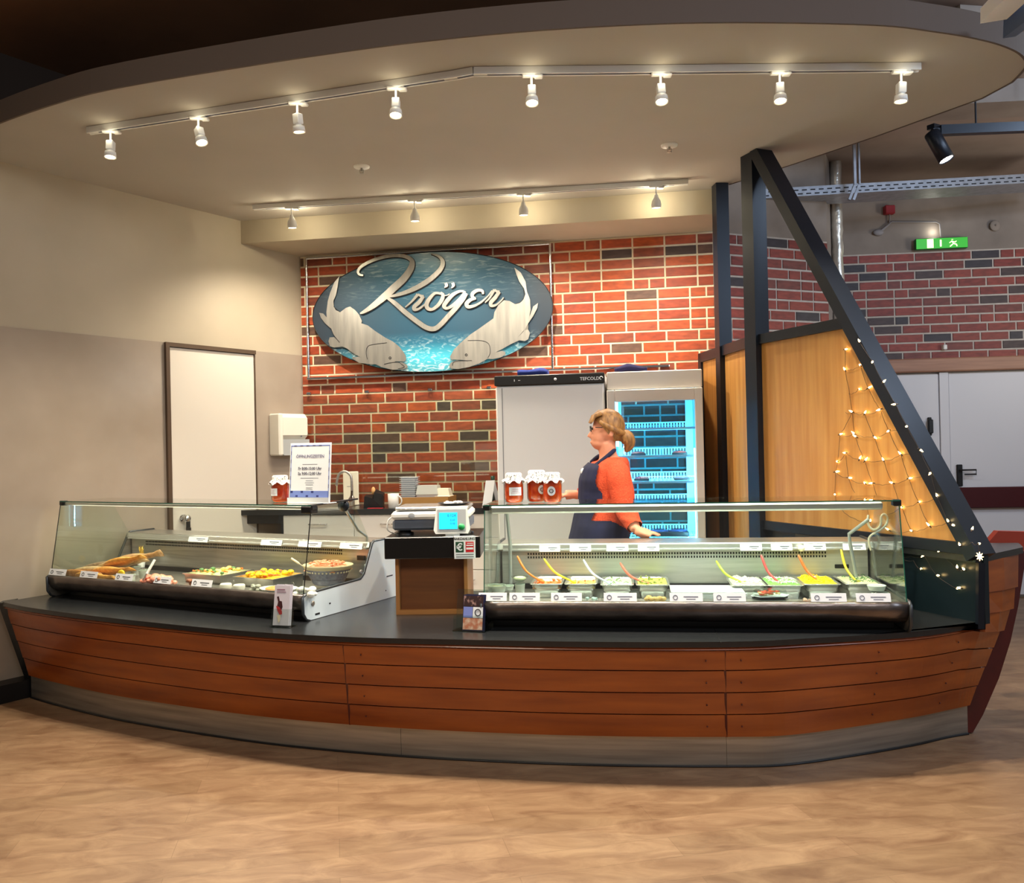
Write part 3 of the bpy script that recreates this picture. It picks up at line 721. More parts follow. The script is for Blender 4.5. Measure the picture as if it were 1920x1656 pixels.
# price cards
def card(px0, px1, py, front, left, ringed, label):
    C_, iv, rz = (caseL, iL, rzL) if left else (caseR, iR, rzR)
    n = Vector((-math.sin(rz), math.cos(rz), 0))
    P = wm(C_) @ Vector((0, .006 if front else .553, 0))
    a, b = onpl(px0, py, P, n), onpl(px1, py, P, n)
    w_ = (b - a).length; zc = ZW + (.139 if front else .304)
    o = wm(C_).inverted() @ ((a + b) / 2)
    pos = wm(C_) @ Vector((o.x, .006 if front else .553, zc - ZW))
    mb = MB(); h = .037 if front else .032
    mb.loft([[(-w_ / 2, 0, 0), (w_ / 2, 0, 0), (w_ / 2, .012, h), (-w_ / 2, .012, h)], [(-w_ / 2, .0012, 0), (w_ / 2, .0012, 0), (w_ / 2, .0132, h), (-w_ / 2, .0132, h)]], True, True)
    e = single('price_card', mb, M_card, label, 'price card', 'price cards in the display cases', pos, rz)
    pr = MB(); T = Matrix.Translation((0, -.0006, 0)) @ Matrix.Rotation(-.314, 4, 'X')
    if ringed:
        pr.tube([(-w_ * .33 + .010 * math.cos(t * PI / 8), 0, .019 + .010 * math.sin(t * PI / 8)) for t in range(17)], .0016, 4, T, False)
    pr.box(-w_ * .08, w_ * .36, -.0003, .0003, .020, .0235, T); pr.box(w_ * .0, w_ * .28, -.0003, .0003, .010, .0125, T)
    part('print', pr, M_print if not front else M_printb if ringed and left else M_print, e)
fr_ = [(897, 950), (955, 1012), (1033, 1091), (1132, 1194), (1256, 1318), (1338, 1399), (1521, 1588), (1606, 1671)]
fn = ['at its left end', 'before the green jar with the bowl', 'before the yellow handled pan', 'before the pan with the pale handle', 'before the white tray', 'before the right end of the white tray', 'before the bright yellow salad', 'before the two stacked tubs']
for (a, b), s in zip(fr_, fn): card(a, b, 1125, True, False, True, 'front rim price card in the right case, ' + s)
tp = [(1011, 1050), (1068, 1108), (1137, 1178), (1196, 1236), (1388, 1429), (1446, 1486), (1508, 1549), (1581, 1624)]
tn = ['leftmost of the eight', 'second from the left', 'third from the left', 'fourth, below the hand', 'fifth, right of the wide gap', 'sixth, left of the white ball', 'seventh, right of the white ball', 'rightmost of the eight']
for (a, b), s in zip(tp, tn): card(a, b, 1025, False, False, False, 'rear ledge price card in the right case, ' + s)
for (a, b, y), s in zip([(91, 122, 1078), (149, 181, 1085), (215, 247, 1090), (287, 319, 1096), (358, 396, 1101)], ['leftmost', 'second from the left', 'third from the left, before the salmon', 'fourth, beside the brown snack', 'rightmost, left of the white cheeses']):
    card(a, b, y, True, True, True, 'front rim price card in the left case, ' + s)
for (a, b, y), s in zip([(352, 388, 1006), (488, 527, 1014), (558, 601, 1017), (636, 678, 1020)], ['leftmost, alone', 'second from the left', 'third, beside the black glass edge', 'rightmost']):
    card(a, b, y, False, True, False, 'rear ledge price card in the left case, ' + s)
ball = MB().ell((0, 0, .017), .017, 16, 10).box(-.004, .004, -.002, .002, 0, .01)
p = onpl(1503, 1040, wm(caseR) @ Vector((0, .54, 0)), Vector((-math.sin(rzR), math.cos(rzR), 0)))
single('ball_clip', ball, mat('white_ball', (255, 252, 246), .3), 'white ball clip on the price rail above the orange spoon', 'clip', loc=(p.x, p.y, ZW + .30))

# ---- food helpers
def mound(w, d, h, seed, base=0.0, amp=.012, n=14):
    mb = MB(); mb.smooth = True; vs = []
    for j in range(n + 1):
        for i in range(n + 1):
            u, v = i / n, j / n; x, y = (u - .5) * w, (v - .5) * d
            e = min(1, 6 * min(u, 1 - u, v, 1 - v))
            z = base + h * e ** .5 + amp * e * noise.noise(Vector((x * 60 + seed, y * 60, seed)))
            vs.append((x, y, z))
    mb.add(vs, [(j * (n + 1) + i, j * (n + 1) + i + 1, (j + 1) * (n + 1) + i + 1, (j + 1) * (n + 1) + i) for j in range(n) for i in range(n)])
    return mb
def bits(mb, w, d, z, n, kind, seed, s=.012, cy=1):
    R = random.Random(seed)
    for _ in range(n):
        x, y = R.uniform(-w / 2, w / 2) * .86, R.uniform(-d / 2, d / 2) * .86 * cy
        zz = z + R.uniform(-.002, .006); a = R.uniform(0, PI); l = s * R.uniform(.6, 1.3)
        if kind == 'strip':
            mb.tube([(x - l * math.cos(a), y - l * math.sin(a), zz), (x, y, zz + .005), (x + l * math.cos(a), y + l * math.sin(a), zz - .002)], .0018, 5)
        elif kind == 'shrimp':
            mb.tube([(x + l * .7 * math.cos(a + t), y + l * .7 * math.sin(a + t), zz + .003 * math.sin(t)) for t in (0, .7, 1.4, 2.1, 2.8)], [.002, .0045, .005, .004, .0015], 6)
        else: mb.ell((x, y, zz), (l * .5, l * .45, l * .35), 7, 5)
M_pan = mat('pan_steel', (196, 194, 188), .25, .85)
def gn_pan(px, py, w, d, h, name, label, food, bitm, kind, level, seed, spoon=None, srgb=None, nb=60, ringz=None):
    h = .07; d = min(d, .27); rim = ZW + .10 + h
    p = iR @ onz(px, py, rim); p.y = min(max(p.y, .155) + d / 2, .58 - d / 2)
    base = wm(caseR) @ Vector((p.x, p.y, .10))
    t = empty('food_pan', base, rzR, label, 'food pan', 'salad pans in the right display case')
    mb = MB(); W2, D2 = w / 2, d / 2
    def rr(a, b, r, z, k=5):
        out = []
        for cx, cy, s in ((a - r, b - r, 0), (-a + r, b - r, 1), (-a + r, -b + r, 2), (a - r, -b + r, 3)):
            for q in range(k): an = s * PI / 2 + q / (k - 1) * PI / 2; out.append((cx + r * math.cos(an), cy + r * math.sin(an), z))
        return out
    mb.smooth = True
    mb.loft([rr(W2 - .022, D2 - .022, .015, 0), rr(W2 - .014, D2 - .014, .022, h * .7), rr(W2 - .009, D2 - .009, .024, h * .72), rr(W2 - .008, D2 - .008, .024, h - .003), rr(W2, D2, .012, h - .003), rr(W2, D2, .012, h), rr(W2 - .010, D2 - .010, .024, h), rr(W2 - .013, D2 - .013, .024, h * .5)], True, False)
    part('pan', mb, M_pan, t)
    m = mound(w - .022, d - .022, .006, seed, level * h)
    f = part('salad', m, food, t)
    if bitm:
        b = MB(); bits(b, w - .03, d - .03, level * h + .008, nb, kind, seed); part('salad_bits', b, bitm, f, kind='stuff')
    if spoon:
        (ax, ay), (bx, by) = spoon
        yy = wm(caseR) @ Vector((p.x, p.y - .02, 0))
        A, B = ony(ax, ay, yy.y + .10), ony(bx, by, yy.y - .04)
        mid = A.lerp(B, .5) + Vector((-.012, 0, -.014))
        s = MB().tube(catmull([A, mid, B, B + Vector((.025, .0, -.012))], 5), [.0045, .006, .0065, .0065, .0065, .006, .006, .0055, .005, .005, .0045, .006, .009, .012, .010, .004], 8)
        e = empty('serving_spoon', B, 0, srgb[1] + ' serving spoon stuck in the ' + name, 'spoon', 'spoons in the salad pans')
        part('handle', s, mat(srgb[1].replace(' ', '_').replace('-', '_') + '_plastic', srgb[0], .3), e, world=True)
    return t
F_or = mat('orange_sauce_salad', (200, 110, 50), .45, noise_=((232, 176, 120), (90, 90, 90), 4, .35, .65))
F_ye = mat('yellow_salad', (196, 160, 60), .45, noise_=((232, 216, 140), (90, 90, 90), 4, .35, .65))
F_wh = mat('pale_herb_salad', (166, 190, 150), .45, noise_=((206, 218, 190), (110, 110, 110), 4, .35, .65))
F_lg = mat('lime_salad', (176, 190, 70), .45, noise_=((206, 214, 100), (110, 110, 110), 4, .35, .65))
F_gr = mat('green_salad', (96, 170, 66), .45, noise_=((140, 196, 100), (110, 110, 110), 4, .35, .65))
F_by = mat('bright_yellow_salad', (236, 204, 20), .4, noise_=((248, 226, 50), (90, 90, 90), 4, .35, .65))
F_cr = mat('cream_salad', (184, 190, 140), .45, noise_=((214, 216, 180), (110, 110, 110), 4, .35, .65))
B_or = mat('orange_bits', (226, 120, 44), .4); B_ye = mat('yellow_bits', (234, 204, 110), .4); B_gn = mat('green_bits', (88, 130, 70), .45)
B_wh = mat('white_bits', (230, 236, 222), .45); B_yy = mat('vivid_yellow_bits', (250, 216, 10), .4); B_dk = mat('olive_bits', (120, 130, 60), .45)
gn_pan(1025, 1093, .168, .29, .095, 'orange salad', 'steel pan with a little orange salad left, leftmost of the pans', F_or, B_or, 'shrimp', .62, 3, ((970, 1043), (1011, 1088)), ((232, 122, 40), 'orange handled'), 26)
gn_pan(1089, 1093, .168, .29, .095, 'yellow salad with mushrooms', 'steel pan with yellow salad and brown bits, second from the left', F_ye, B_or, 'blob', .66, 5, ((1020, 1048), (1070, 1089)), ((232, 214, 30), 'yellow handled'), 16)
gn_pan(1157, 1097, .168, .29, .095, 'pale herb salad', 'steel pan with pale green herb salad and pale handle, third from the left', F_wh, B_gn, 'strip', .86, 8, ((1094, 1050), (1137, 1091)), ((196, 208, 236), 'pale blue'), 14)
gn_pan(1224, 1097, .168, .29, .095, 'lime yellow salad', 'steel pan with lime yellow flecked salad, left of the white tray', F_lg, B_dk, 'blob', .90, 11, ((1163, 1056), (1207, 1092)), ((226, 96, 76), 'coral red'), 30)
gn_pan(1406, 1098, .176, .30, .10, 'shredded white salad', 'steel pan heaped with shredded white green salad, right of the white tray', F_wh, B_wh, 'strip', .93, 14, ((1343, 1052), (1387, 1090)), ((176, 208, 50), 'lime green'), 90)
gn_pan(1474, 1098, .176, .30, .10, 'green salad', 'steel pan with vivid green salad behind the sealed seafood tray', F_gr, B_wh, 'strip', .92, 17, ((1427, 1041), (1463, 1094)), ((216, 52, 52), 'red'), 60)
gn_pan(1543, 1096, .176, .30, .10, 'bright yellow salad', 'steel pan heaped with bright yellow salad', F_by, B_yy, 'strip', .95, 20, ((1497, 1041), (1540, 1092)), ((244, 100, 20), 'deep orange'), 90)
gn_pan(1615, 1092, .176, .30, .10, 'cream green salad', 'steel pan with cream and green salad, rightmost of the pans', F_cr, B_gn, 'strip', .93, 23, ((1577, 1031), (1604, 1088)), ((250, 212, 20), 'bright yellow'), 40)
def stand(px, py, lz=.125, left=False, dy=0):
    iv, c = (iL, caseL) if left else (iR, caseR)
    p = iv @ onz(px, py, ZW + lz); return wm(c) @ Vector((p.x, max(p.y, .045) + dy, lz))
M_clear = glassmat('clear_plastic', (236, 242, 238), .8)
def tub(px, py, r, h, rgb, label, left=False, cat='tub', grp=None, lid=True, taper=.82, lz=.125, nm='plastic_tub'):
    e = empty(nm, stand(px, py, lz, left, r), 0, label, cat, grp)
    part('cup', MB().lathe([(r * taper, 0), (r * .98, h), (r, h), (r, h + .003), (r * .9, h + .003), (r * taper * .94, .004)], 20), mat('frosted_plastic', (226, 232, 224), .35, trans=.3), e)
    part('filling', MB().ell((0, 0, h * .72), (r * .88, r * .88, h * .25), 16, 8), mat('fill_%d_%d_%d' % rgb, rgb, .5, noise_=(tuple(min(255, c + 24) for c in rgb), (60, 60, 60), 3, .3, .7)), e)
    if lid: part('lid', MB().lathe([(r * 1.03, h + .002), (r * 1.03, h + .007), (r * .8, h + .010), (.001, h + .010)], 20), M_clear, e)
    return e
tub(929, 1113, .05, .032, (226, 206, 160), 'round clear tub with cream filling at the left end of the right case')
tub(950, 1108, .035, .02, (236, 230, 210), 'flat white dish beside the round cream tub')
tub(974, 1117, .026, .052, (150, 160, 70), 'small jar of green relish under a glass bowl', nm='relish_jar', cat='jar')
e = empty('glass_bowl', stand(974, 1117, .125, False, .026) + Vector((0, 0, .065)), 0, 'small glass bowl of cream resting on the green relish jar', 'bowl')
part('bowl', MB().lathe([(.018, 0), (.038, .02), (.043, .028), (.040, .028), (.02, .006)], 18), M_clear, e); part('cream', MB().ell((0, 0, .018), (.033, .033, .010), 14, 6), mat('pale_cream', (222, 220, 180), .5), e)
tub(1655, 1122, .038, .018, (226, 210, 160), 'lower one of the two cream tubs at the right end of the case')
p = stand(1655, 1122, .125, False, .038)
e = empty('plastic_tub', p + Vector((-.012, .01, .030)), 0, 'upper one of the two cream tubs at the right end of the case', 'tub')
part('cup', MB().lathe([(.034, 0), (.042, .02), (.043, .024), (.036, .024), (.03, .004)], 20), MATS['frosted_plastic'], e); part('filling', MB().ell((0, 0, .017), (.036, .036, .009), 14, 6), MATS['fill_226_210_160'], e)
# sealed tray of seafood
e = empty('sealed_food_tray', stand(1447, 1126, .125, False, .05), rzR + .12, 'black and white tray of orange seafood under a clear lid', 'food tray')
hx = [(.085, 0), (.055, .045), (-.055, .045), (-.085, 0), (-.055, -.045), (.055, -.045)]
part('tray', MB().prism(hx, .002, .008).prism([(x * .9, y * .9) for x, y in hx], .008, .014), M_blk, e)
part('tray_rim', MB().prism([(x * 1.06, y * 1.06) for x, y in hx], .014, .017), M_card, e)
b = MB(); bits(b, .12, .07, .024, 16, 'shrimp', 4, .018); part('seafood', b, mat('red_orange_seafood', (226, 92, 60), .4), e)
b = MB(); bits(b, .12, .07, .022, 14, 'blob', 9, .018); part('garnish', b, mat('cream_garnish', (226, 206, 150), .5), e)
part('lid', MB().loft([[(x, y, .017) for x, y in hx], [(x * .9, y * .9, .042) for x, y in hx], [(x * .7, y * .7, .046) for x, y in hx]], True, True), M_clear, e)
# white tray
a, b = iR @ onz(1256, 1116, ZW + .10), iR @ onz(1384, 1116, ZW + .10)
e = empty('white_tray', wm(caseR) @ Vector(((a.x + b.x) / 2, .26, .10)), rzR, 'long white lidded plastic box between the salad pans', 'box'); w2 = (b.x - a.x) / 2
part('box', MB().bbox(-w2, w2, -.09, .10, 0, .045, .006), mat('white_gloss', (240, 246, 244), .25), e)
part('lid', MB().bbox(-w2 - .004, w2 + .004, -.094, .104, .047, .056, .003).box(w2 - .02, w2 + .012, -.10, -.085, .035, .05), MATS['white_gloss'], e)
# breaded pieces
def lumps(name, px, py, w, n, rgb, label, cat, left=False, s=.02, seed=1, kind='blob', lz=.125, wd=.03):
    mb = MB(); bits(mb, w, wd, s * .35, n, kind, seed, s)
    if left: bits(mb, w * .85, wd * .85, s * .35 + .018, n, kind, seed + 1, s)
    rz = rzL if left else rzR
    return single(name, mb, mat('food_%d_%d_%d' % rgb, rgb, .5, noise_=(tuple(min(255, c + 26) for c in rgb), (80, 80, 80), 3, .3, .7)), label, cat, loc=stand(px, py, lz, left, .01), rz=rz)
lumps('breaded_bites', 1228, 1128, .10, 11, (222, 180, 106), 'golden breaded bites at the front of the right case', 'food', s=.028, seed=2)
lumps('cream_curls', 1062, 1128, .06, 8, (236, 224, 160), 'pale yellow curls behind the third price card', 'food', s=.022, seed=5)
lumps('wrapped_portion', 1108, 1128, .09, 7, (190, 214, 206), 'pale wrapped portion lying beside the third price card', 'food', s=.022, seed=6)
lumps('pink_slices', 1513, 1129, .03, 5, (232, 180, 150), 'small pink slice left of the seventh price card', 'food', s=.018, seed=7)
# ---- left case food
lz = .125
def fish(px, py, ln, ang, rgb, label, tilt=.15, fat=.022, dz=0, at=None):
    mb = MB(); mb.smooth = True; rings = []
    N = 14
    for i in range(N + 1):
        t = i / N; r = fat * (math.sin(PI * min(1, t * 1.25 + .02)) ** .6 if t < .75 else .45 * (1 - (t - .75) * 2.4) + .05)
        r = max(r, .002); tail = 1 if t < .86 else 1 + (t - .86) * 14
        rings.append([((t - .5) * ln, r * .55 * math.cos(a * PI / 5), .02 + r * tail * math.sin(a * PI / 5)) for a in range(10)])
    mb.loft(rings, True, True)
    mb.ell((-.42 * ln, -fat * .4, .026), .003, 6, 4)
    p = stand(px, py, lz, True) if at is None else wm(caseL) @ Vector((at[0], at[1], lz)); o = single('smoked_fish', mb, mat('smoked_%d_%d_%d' % rgb, rgb, .35, noise_=((min(255, rgb[0] + 40), min(255, rgb[1] + 40), rgb[2] + 30), (50, 50, 50), 4, .3, .65), metal=.15), label, 'fish', 'smoked fish in the left case', (p.x, p.y, p.z + dz))
    o.rotation_euler = (random.uniform(-.3, .3) + .9, tilt, rzL + ang)
# pile: heads to the left, tails rising to the right
for (x, y, z, ln, ft, an, tl, rgb, lab) in (
    (.20, .10, .0, .34, .042, .10, .0, (160, 100, 44), 'brown smoked fish at the front left, head behind the first price card'),
    (.34, .09, .0, .34, .044, .05, .0, (204, 140, 58), 'short golden smoked fish along the front rim'),
    (.26, .17, .02, .42, .046, .12, -.06, (186, 158, 116), 'long pale smoked fish lying across the middle of the pile'),
    (.40, .16, .03, .38, .046, .0, -.10, (198, 130, 50), 'golden smoked fish behind the second price card'),
    (.24, .26, .04, .44, .044, .20, -.14, (134, 108, 84), 'dark grey smoked fish at the back left of the pile'),
    (.38, .24, .06, .42, .046, .10, -.16, (176, 140, 96), 'pale brown smoked fish in the middle of the pile'),
    (.46, .20, .085, .36, .044, .02, -.20, (194, 126, 40), 'amber smoked fish on top of the pile near the lemon'),
    (.44, .30, .08, .40, .042, .18, -.20, (150, 110, 70), 'dark smoked fish at the back right of the pile')):
    mb_ = fish(0, 0, ln, an, rgb, lab, tl, ft, z, (x, y))
for x, y, s in ((222, 1062, 'upper lemon half in the fish pile'), (218, 1084, 'lower lemon half in the fish pile')):
    p = stand(x, y + 8, lz, True); single('lemon_half', MB().ell((0, 0, 0), (.03, .012, .024), 14, 8), mat('lemon', (250, 200, 20), .4), s, 'lemon', 'lemon halves with the smoked fish', (p.x, p.y, p.z + .06 if y < 1070 else p.z + .045), rzL)
e = empty('gold_foil_sprig', stand(241, 1068, lz, True, .1), 0, 'gold foil decoration standing behind the smoked fish', 'decoration')
g = MB(); R = random.Random(3)
for k in range(14):
    a = R.uniform(0, 6.3); r = R.uniform(.004, .02); z = R.uniform(.09, .15); g.tube([(0, 0, .05), (r * math.cos(a) * .5, r * math.sin(a) * .5, z - .02), (r * math.cos(a), r * math.sin(a), z)], [.003, .006, .001], 5)
part('foil', g, mat('gold_foil', (236, 196, 90), .25, .8), e); part('pot', MB().lathe([(.02, 0), (.028, .06), (.024, .06), (.018, .01)], 14), M_whitepl, e)
tub(247, 1080, .03, .05, (240, 236, 224), 'tall white cup behind the smoked fish', True, grp='white cups behind the fish')
tub(262, 1085, .032, .045, (244, 230, 224), 'white cup with lid right of the taller cup', True, grp='white cups behind the fish')
tub(238, 1089, .028, .03, (240, 214, 200), 'low pink filled cup left of the white knife', True)
lumps('salmon_slices', 262, 1101, .20, 22, (244, 150, 120), 'folded pink smoked salmon slices before the white cups', 'food', True, .045, 4, 'blob', lz, .08)
lumps('salmon_slices', 305, 1098, .10, 12, (240, 166, 140), 'small heap of salmon slices below the first steel tray', 'food', True, .035, 5, 'blob', lz, .05)
lumps('brown_roll', 334, 1105, .06, 7, (140, 70, 36), 'dark brown roll beside the fourth price card', 'food', True, .03, 6, 'blob')
k0, k1 = ony(290, 1050, 4.95), ony(270, 1085, 4.88)
e = empty('serving_knife', k1, 0, 'white handled knife leaning over the salmon slices', 'knife')
part('handle', MB().tube([k0, k0.lerp(k1, .5), k0.lerp(k1, .75)], [.008, .0085, .006], 8), M_whitepl, e, world=True); part('blade', MB().bar(k0.lerp(k1, .75), k1 + (k1 - k0) * .1, .014, .002), M_chrome, e, world=True)
def steel_tray(px0, px1, py, pyb, label, food, bl, seed, h=.075):
    n = Vector((-math.sin(rzL), math.cos(rzL), 0))
    lz = .10; a = iL @ onz(px0, py, ZW + lz + h); b = iL @ onz(px1, py, ZW + lz + h)
    w_ = b.x - a.x; d = .26
    y0 = max(.16, (a.y + b.y) / 2)
    e = empty('steel_tray', wm(caseL) @ Vector(((a.x + b.x) / 2, y0 + d / 2, lz)), rzL, label, 'tray', 'steel salad trays in the left case')
    W2, D2 = w_ / 2, d / 2; T = .003
    t = MB()
    def ring(k, z): return [(W2 - k, D2 - k, z), (-W2 + k, D2 - k, z), (-W2 + k, -D2 + k, z), (W2 - k, -D2 + k, z)]
    t.loft([ring(.012, 0), ring(.008, h - .004), ring(0, h - .004), ring(0, h), ring(.010, h), ring(.014, .01)], True, True)
    part('tray', t, M_pan, e)
    f = part('salad', mound(w_ - .03, d - .03, .026, seed, h * .62, .018), food, e)
    for i, (bm_, kd, nn, s) in enumerate(bl):
        b_ = MB(); bits(b_, w_ - .05, d - .05, h * .62 + .036, nn, kd, seed + i, s); part('salad_bits', b_, bm_, f, kind='stuff')
    for sx in (1, -1):
        part('tray_handle', MB().tube([(sx * (W2 - .004), -.03, .035), (sx * (W2 + .012), -.03, .022), (sx * (W2 + .012), .03, .022), (sx * (W2 - .004), .03, .035)], .003, 6), M_chrome, e)
F_po = mat('potato_salad', (206, 206, 120), .5, noise_=((226, 222, 160), (60, 60, 60), 4, .3, .7))
F_pe = mat('yellow_vegetable_salad', (240, 196, 30), .45, noise_=((250, 150, 30), (45, 45, 45), 4, .4, .65))
steel_tray(292, 392, 1084, 0, 'steel tray of cucumber potato salad, left one of the two trays', F_po, [(B_gn, 'blob', 8, .03), (B_or, 'shrimp', 8, .025), (B_ye, 'blob', 14, .03)], 31)
steel_tray(382, 488, 1092, 0, 'steel tray heaped with yellow and orange vegetables, right one of the two trays', F_pe, [(B_yy, 'blob', 26, .034), (B_or, 'shrimp', 18, .03), (mat('red_bits', (210, 60, 30), .4), 'blob', 8, .02)], 37)
for x, y, s in ((412, 1106, 'left'), (437, 1108, 'right')):
    p = stand(x, y, lz, True, .03); mb = MB().lathe([(.028, 0), (.032, .006), (.032, .022), (.028, .028), (.001, .028)], 18)
    single('white_cheese', mb, mat('white_cheese', (244, 238, 224), .5), s + ' one of two round white cheeses at the front rim', 'cheese', 'white cheeses in the left case', p)
lumps('wrapped_snacks', 449, 1116, .08, 9, (186, 188, 170), 'small wrapped snacks right of the white cheeses', 'food', True, .022, 12)
# oval plate
p = stand(507, 1112, lz, True, .06)
e = empty('oval_plate', p, rzL, 'white oval plate of orange roe salad behind the flyer stand', 'plate')
pl = MB().lathe([(.06, 0), (.10, .014), (.115, .018), (.112, .014), (.06, .002)], 28, Matrix.Diagonal((1, .72, 1, 1))); part('plate', pl, M_whitepl, e)
part('roe', MB().ell((0, 0, .014), (.08, .055, .012), 18, 8), mat('orange_roe', (240, 150, 50), .4, noise_=((250, 176, 90), (90, 90, 90), 3, .3, .7)), e)
lumps('cling_wrapped_portions', 572, 1118, .14, 12, (226, 226, 214), 'cling wrapped white portions below the patterned bowl', 'food', True, .035, 15, 'blob', lz, .08)
# bowl
p = wm(caseL) @ Vector(((iL @ onz(612, 1100, ZW + lz)).x, .40, lz)); p = ony(618, 1112, 4.62); p = Vector((p.x, p.y, ZW + lz))
q = iL @ p; q.x = min(q.x, LLc - .16); q.y = .40; p = wm(caseL) @ Vector((q.x, q.y, lz))
e = empty('patterned_bowl', p, rzL, 'blue patterned stoneware bowl full of pink shrimp salad', 'bowl')
Db = Matrix.Diagonal((1.0, .82, 1, 1))
part('bowl', MB().lathe([(.085, 0), (.092, .006), (.115, .05), (.138, .09), (.150, .105), (.146, .107), (.130, .088), (.105, .03), (.001, .02)], 36, Db), mat('blue_grey_stoneware', (84, 96, 124), .25, noise_=((120, 132, 156), (60, 60, 60), 4, .3, .7)), e)
rm = MB().lathe([(.137, .087), (.150, .105), (.1495, .110), (.145, .110), (.130, .090)], 36, Db); part('bowl_rim', rm, mat('cream_glaze', (206, 196, 162), .3), e)
dts = MB()
for k in range(36):
    a = k * PI / 18; r = .128; dts.ell(Db @ Vector((r * math.cos(a), r * math.sin(a), .074)), .006, 6, 4)
part('dot_pattern', dts, mat('cream_dots', (232, 226, 196), .3), e)
f = part('shrimp_salad', mound(.21, .17, .03, 44, .078, .02), mat('shrimp_mass', (226, 160, 120), .45), e)
b = MB(); bits(b, .20, .16, .115, 60, 'shrimp', 50, .022, 1); part('shrimps', b, mat('pink_shrimp', (240, 150, 110), .4), f, kind='stuff')
s0, s1 = ony(546, 1047, p.y + .02), ony(583, 1072, p.y + .02)
e = empty('serving_spoon', s1, 0, 'steel spoon with a cream handle resting in the patterned bowl', 'spoon')
part('handle', MB().tube([s0, s0.lerp(s1, .35), s0.lerp(s1, .45), s1, s1 + (s1 - s0) * .3], [.006, .007, .0025, .0025, .004], 8), mat('cream_handle', (232, 226, 200), .35), e, world=True)

# ================================================================== THINGS ON THE COUNTER
# scale stand: wooden box with black top
sY = onz(806, 1152, ZW); ex = onz(743, 1153, ZW); fx = onz(878, 1151, ZW); wv = (fx - ex); wv.z = 0; rzS = math.atan2(wv.y, wv.x)
st = empty('scale_stand', (ex + fx) / 2, rzS, 'open wooden box stand with a thick black top carrying the scale', 'stand')
M_box = mat('stand_wood', (126, 74, 34), .5, noise_=((104, 58, 26), (2, 10, 24), 5, .3, .7)); hw = wv.length / 2; dp = .36; BH = .30
part('back_board', MB().box(-hw + .02, hw - .02, .03, .045, .02, BH), M_box, st)
M_edge = mat('lit_stand_wood', (186, 124, 66), .5)  # stand wood again, lighter: the lit side is put into the colour
for x in (-hw, hw - .018): part('side_board', MB().box(x, x + .018, 0, dp, 0, BH), M_edge, st)
part('bottom_board', MB().box(-hw + .018, hw - .018, 0, dp, 0, .022), M_edge, st)
BT = MB().bbox(-hw - .045, hw + .075, -.06, dp + .02, BH, BH + .112, .004); part('black_top', BT, mat('satin_black', (10, 10, 11), .3), st)
ZS = ZW + BH + .112
sg = empty('payment_sign', wm(st) @ Vector((hw - .005, -.066, BH - .003)), rzS, 'small white sign with green euro and red card panels on the black stand', 'sign')
part('panel', MB().bbox(-.055, .055, -.003, 0, 0, .118, .0015), M_card, sg)
g = MB(); text_mb(g, 'BARZAHLUNG', .0165, 0, .098, y=-.003, bold=.0006); g.box(-.046, .046, -.0036, -.003, .021, .024); g.box(-.046, .046, -.0036, -.003, .009, .012); part('print', g, M_printb, sg)
part('green_square', MB().box(-.047, -.005, -.0036, -.003, .034, .088), mat('green_print', (16, 70, 44), .6), sg)
g = MB(); text_mb(g, '\u20ac', .05, -.026, .044, y=-.0038, bold=.001); part('euro_mark', g, M_card, sg)
part('red_square', MB().box(.005, .047, -.0036, -.003, .034, .088), mat('red_print', (206, 30, 40), .6), sg)
g = MB().box(.008, .044, -.0042, -.0037, .048, .058).box(.008, .044, -.0042, -.0037, .066, .072).box(.012, .044, -.0042, -.0037, .078, .081); part('card_mark', g, M_card, sg)
# scale
sc = empty('counter_scale', wm(st) @ Vector((.0, .0, BH + .112)), rzS, 'white and grey shop scale with a glowing cyan display', 'scale')
part('lower_housing', MB().bbox(-.205, .205, .02, .33, .028, .085, .012), mat('slate_grey_plastic', (92, 100, 112), .45), sc)
part('upper_housing', MB().bbox(-.21, .21, .01, .34, .085, .128, .014), M_whitepl, sc)
for x in (-.15, .17): part('foot', MB().lathe([(.05, 0), (.05, .012), (.035, .015), (.035, .03)], 16, Matrix.Translation((x, .08, 0))), M_blk, sc)
part('weighing_pan', MB().bbox(-.19, .20, .02, .33, .133, .150, .006).bbox(-.17, .18, .04, .31, .126, .134, .003), M_pan, sc)
T = Matrix.Translation((.115, -.03, .012)) @ Matrix.Rotation(-.12, 4, 'X')
dsp = part('display_unit', MB().loft([[(-.085, y, .0), (.085, y, 0), (.095, y, .02), (.082, y, .13), (.075, y, .138), (-.075, y, .138), (-.082, y, .13), (-.095, y, .02)] for y in (0, .025)], True, True, T).bbox(-.035, .04, .005, .03, -.018, .01, .003, T), M_whitepl, sc)
part('bezel', MB().bbox(-.075, .075, -.002, 0, .012, .128, .001, T), mat('grey_bezel', (168, 172, 176), .4), dsp)
part('screen', MB().box(-.065, .03, -.004, -.002, .024, .110, T), mat('cyan_screen', (40, 200, 240), .3, emit=(20, 196, 240), es=1.0), dsp)
g = MB(); M2 = T
text_mb(g, '0.124', .02, .0, .088, T, y=-.0045); text_mb(g, '0.00', .015, .006, .066, T, y=-.0045); text_mb(g, '0.00', .015, .006, .048, T, y=-.0045); part('digits', g, mat('blue_digits', (10, 70, 120), .6), dsp)
part('round_key', MB().lathe([(.017, 0), (.017, .004), (.001, .005)], 18, T @ Matrix.Translation((.052, -.002, .035)) @ Matrix.Rotation(PI / 2, 4, 'X')), mat('green_button', (20, 150, 80), .4), dsp)
part('round_badge', MB().lathe([(.017, 0), (.017, .002), (.012, .003), (.001, .003)], 18, Matrix.Translation((-.10, .01, .107)) @ Matrix.Rotation(PI / 2, 4, 'X')), MATS['grey_bezel'], sc)
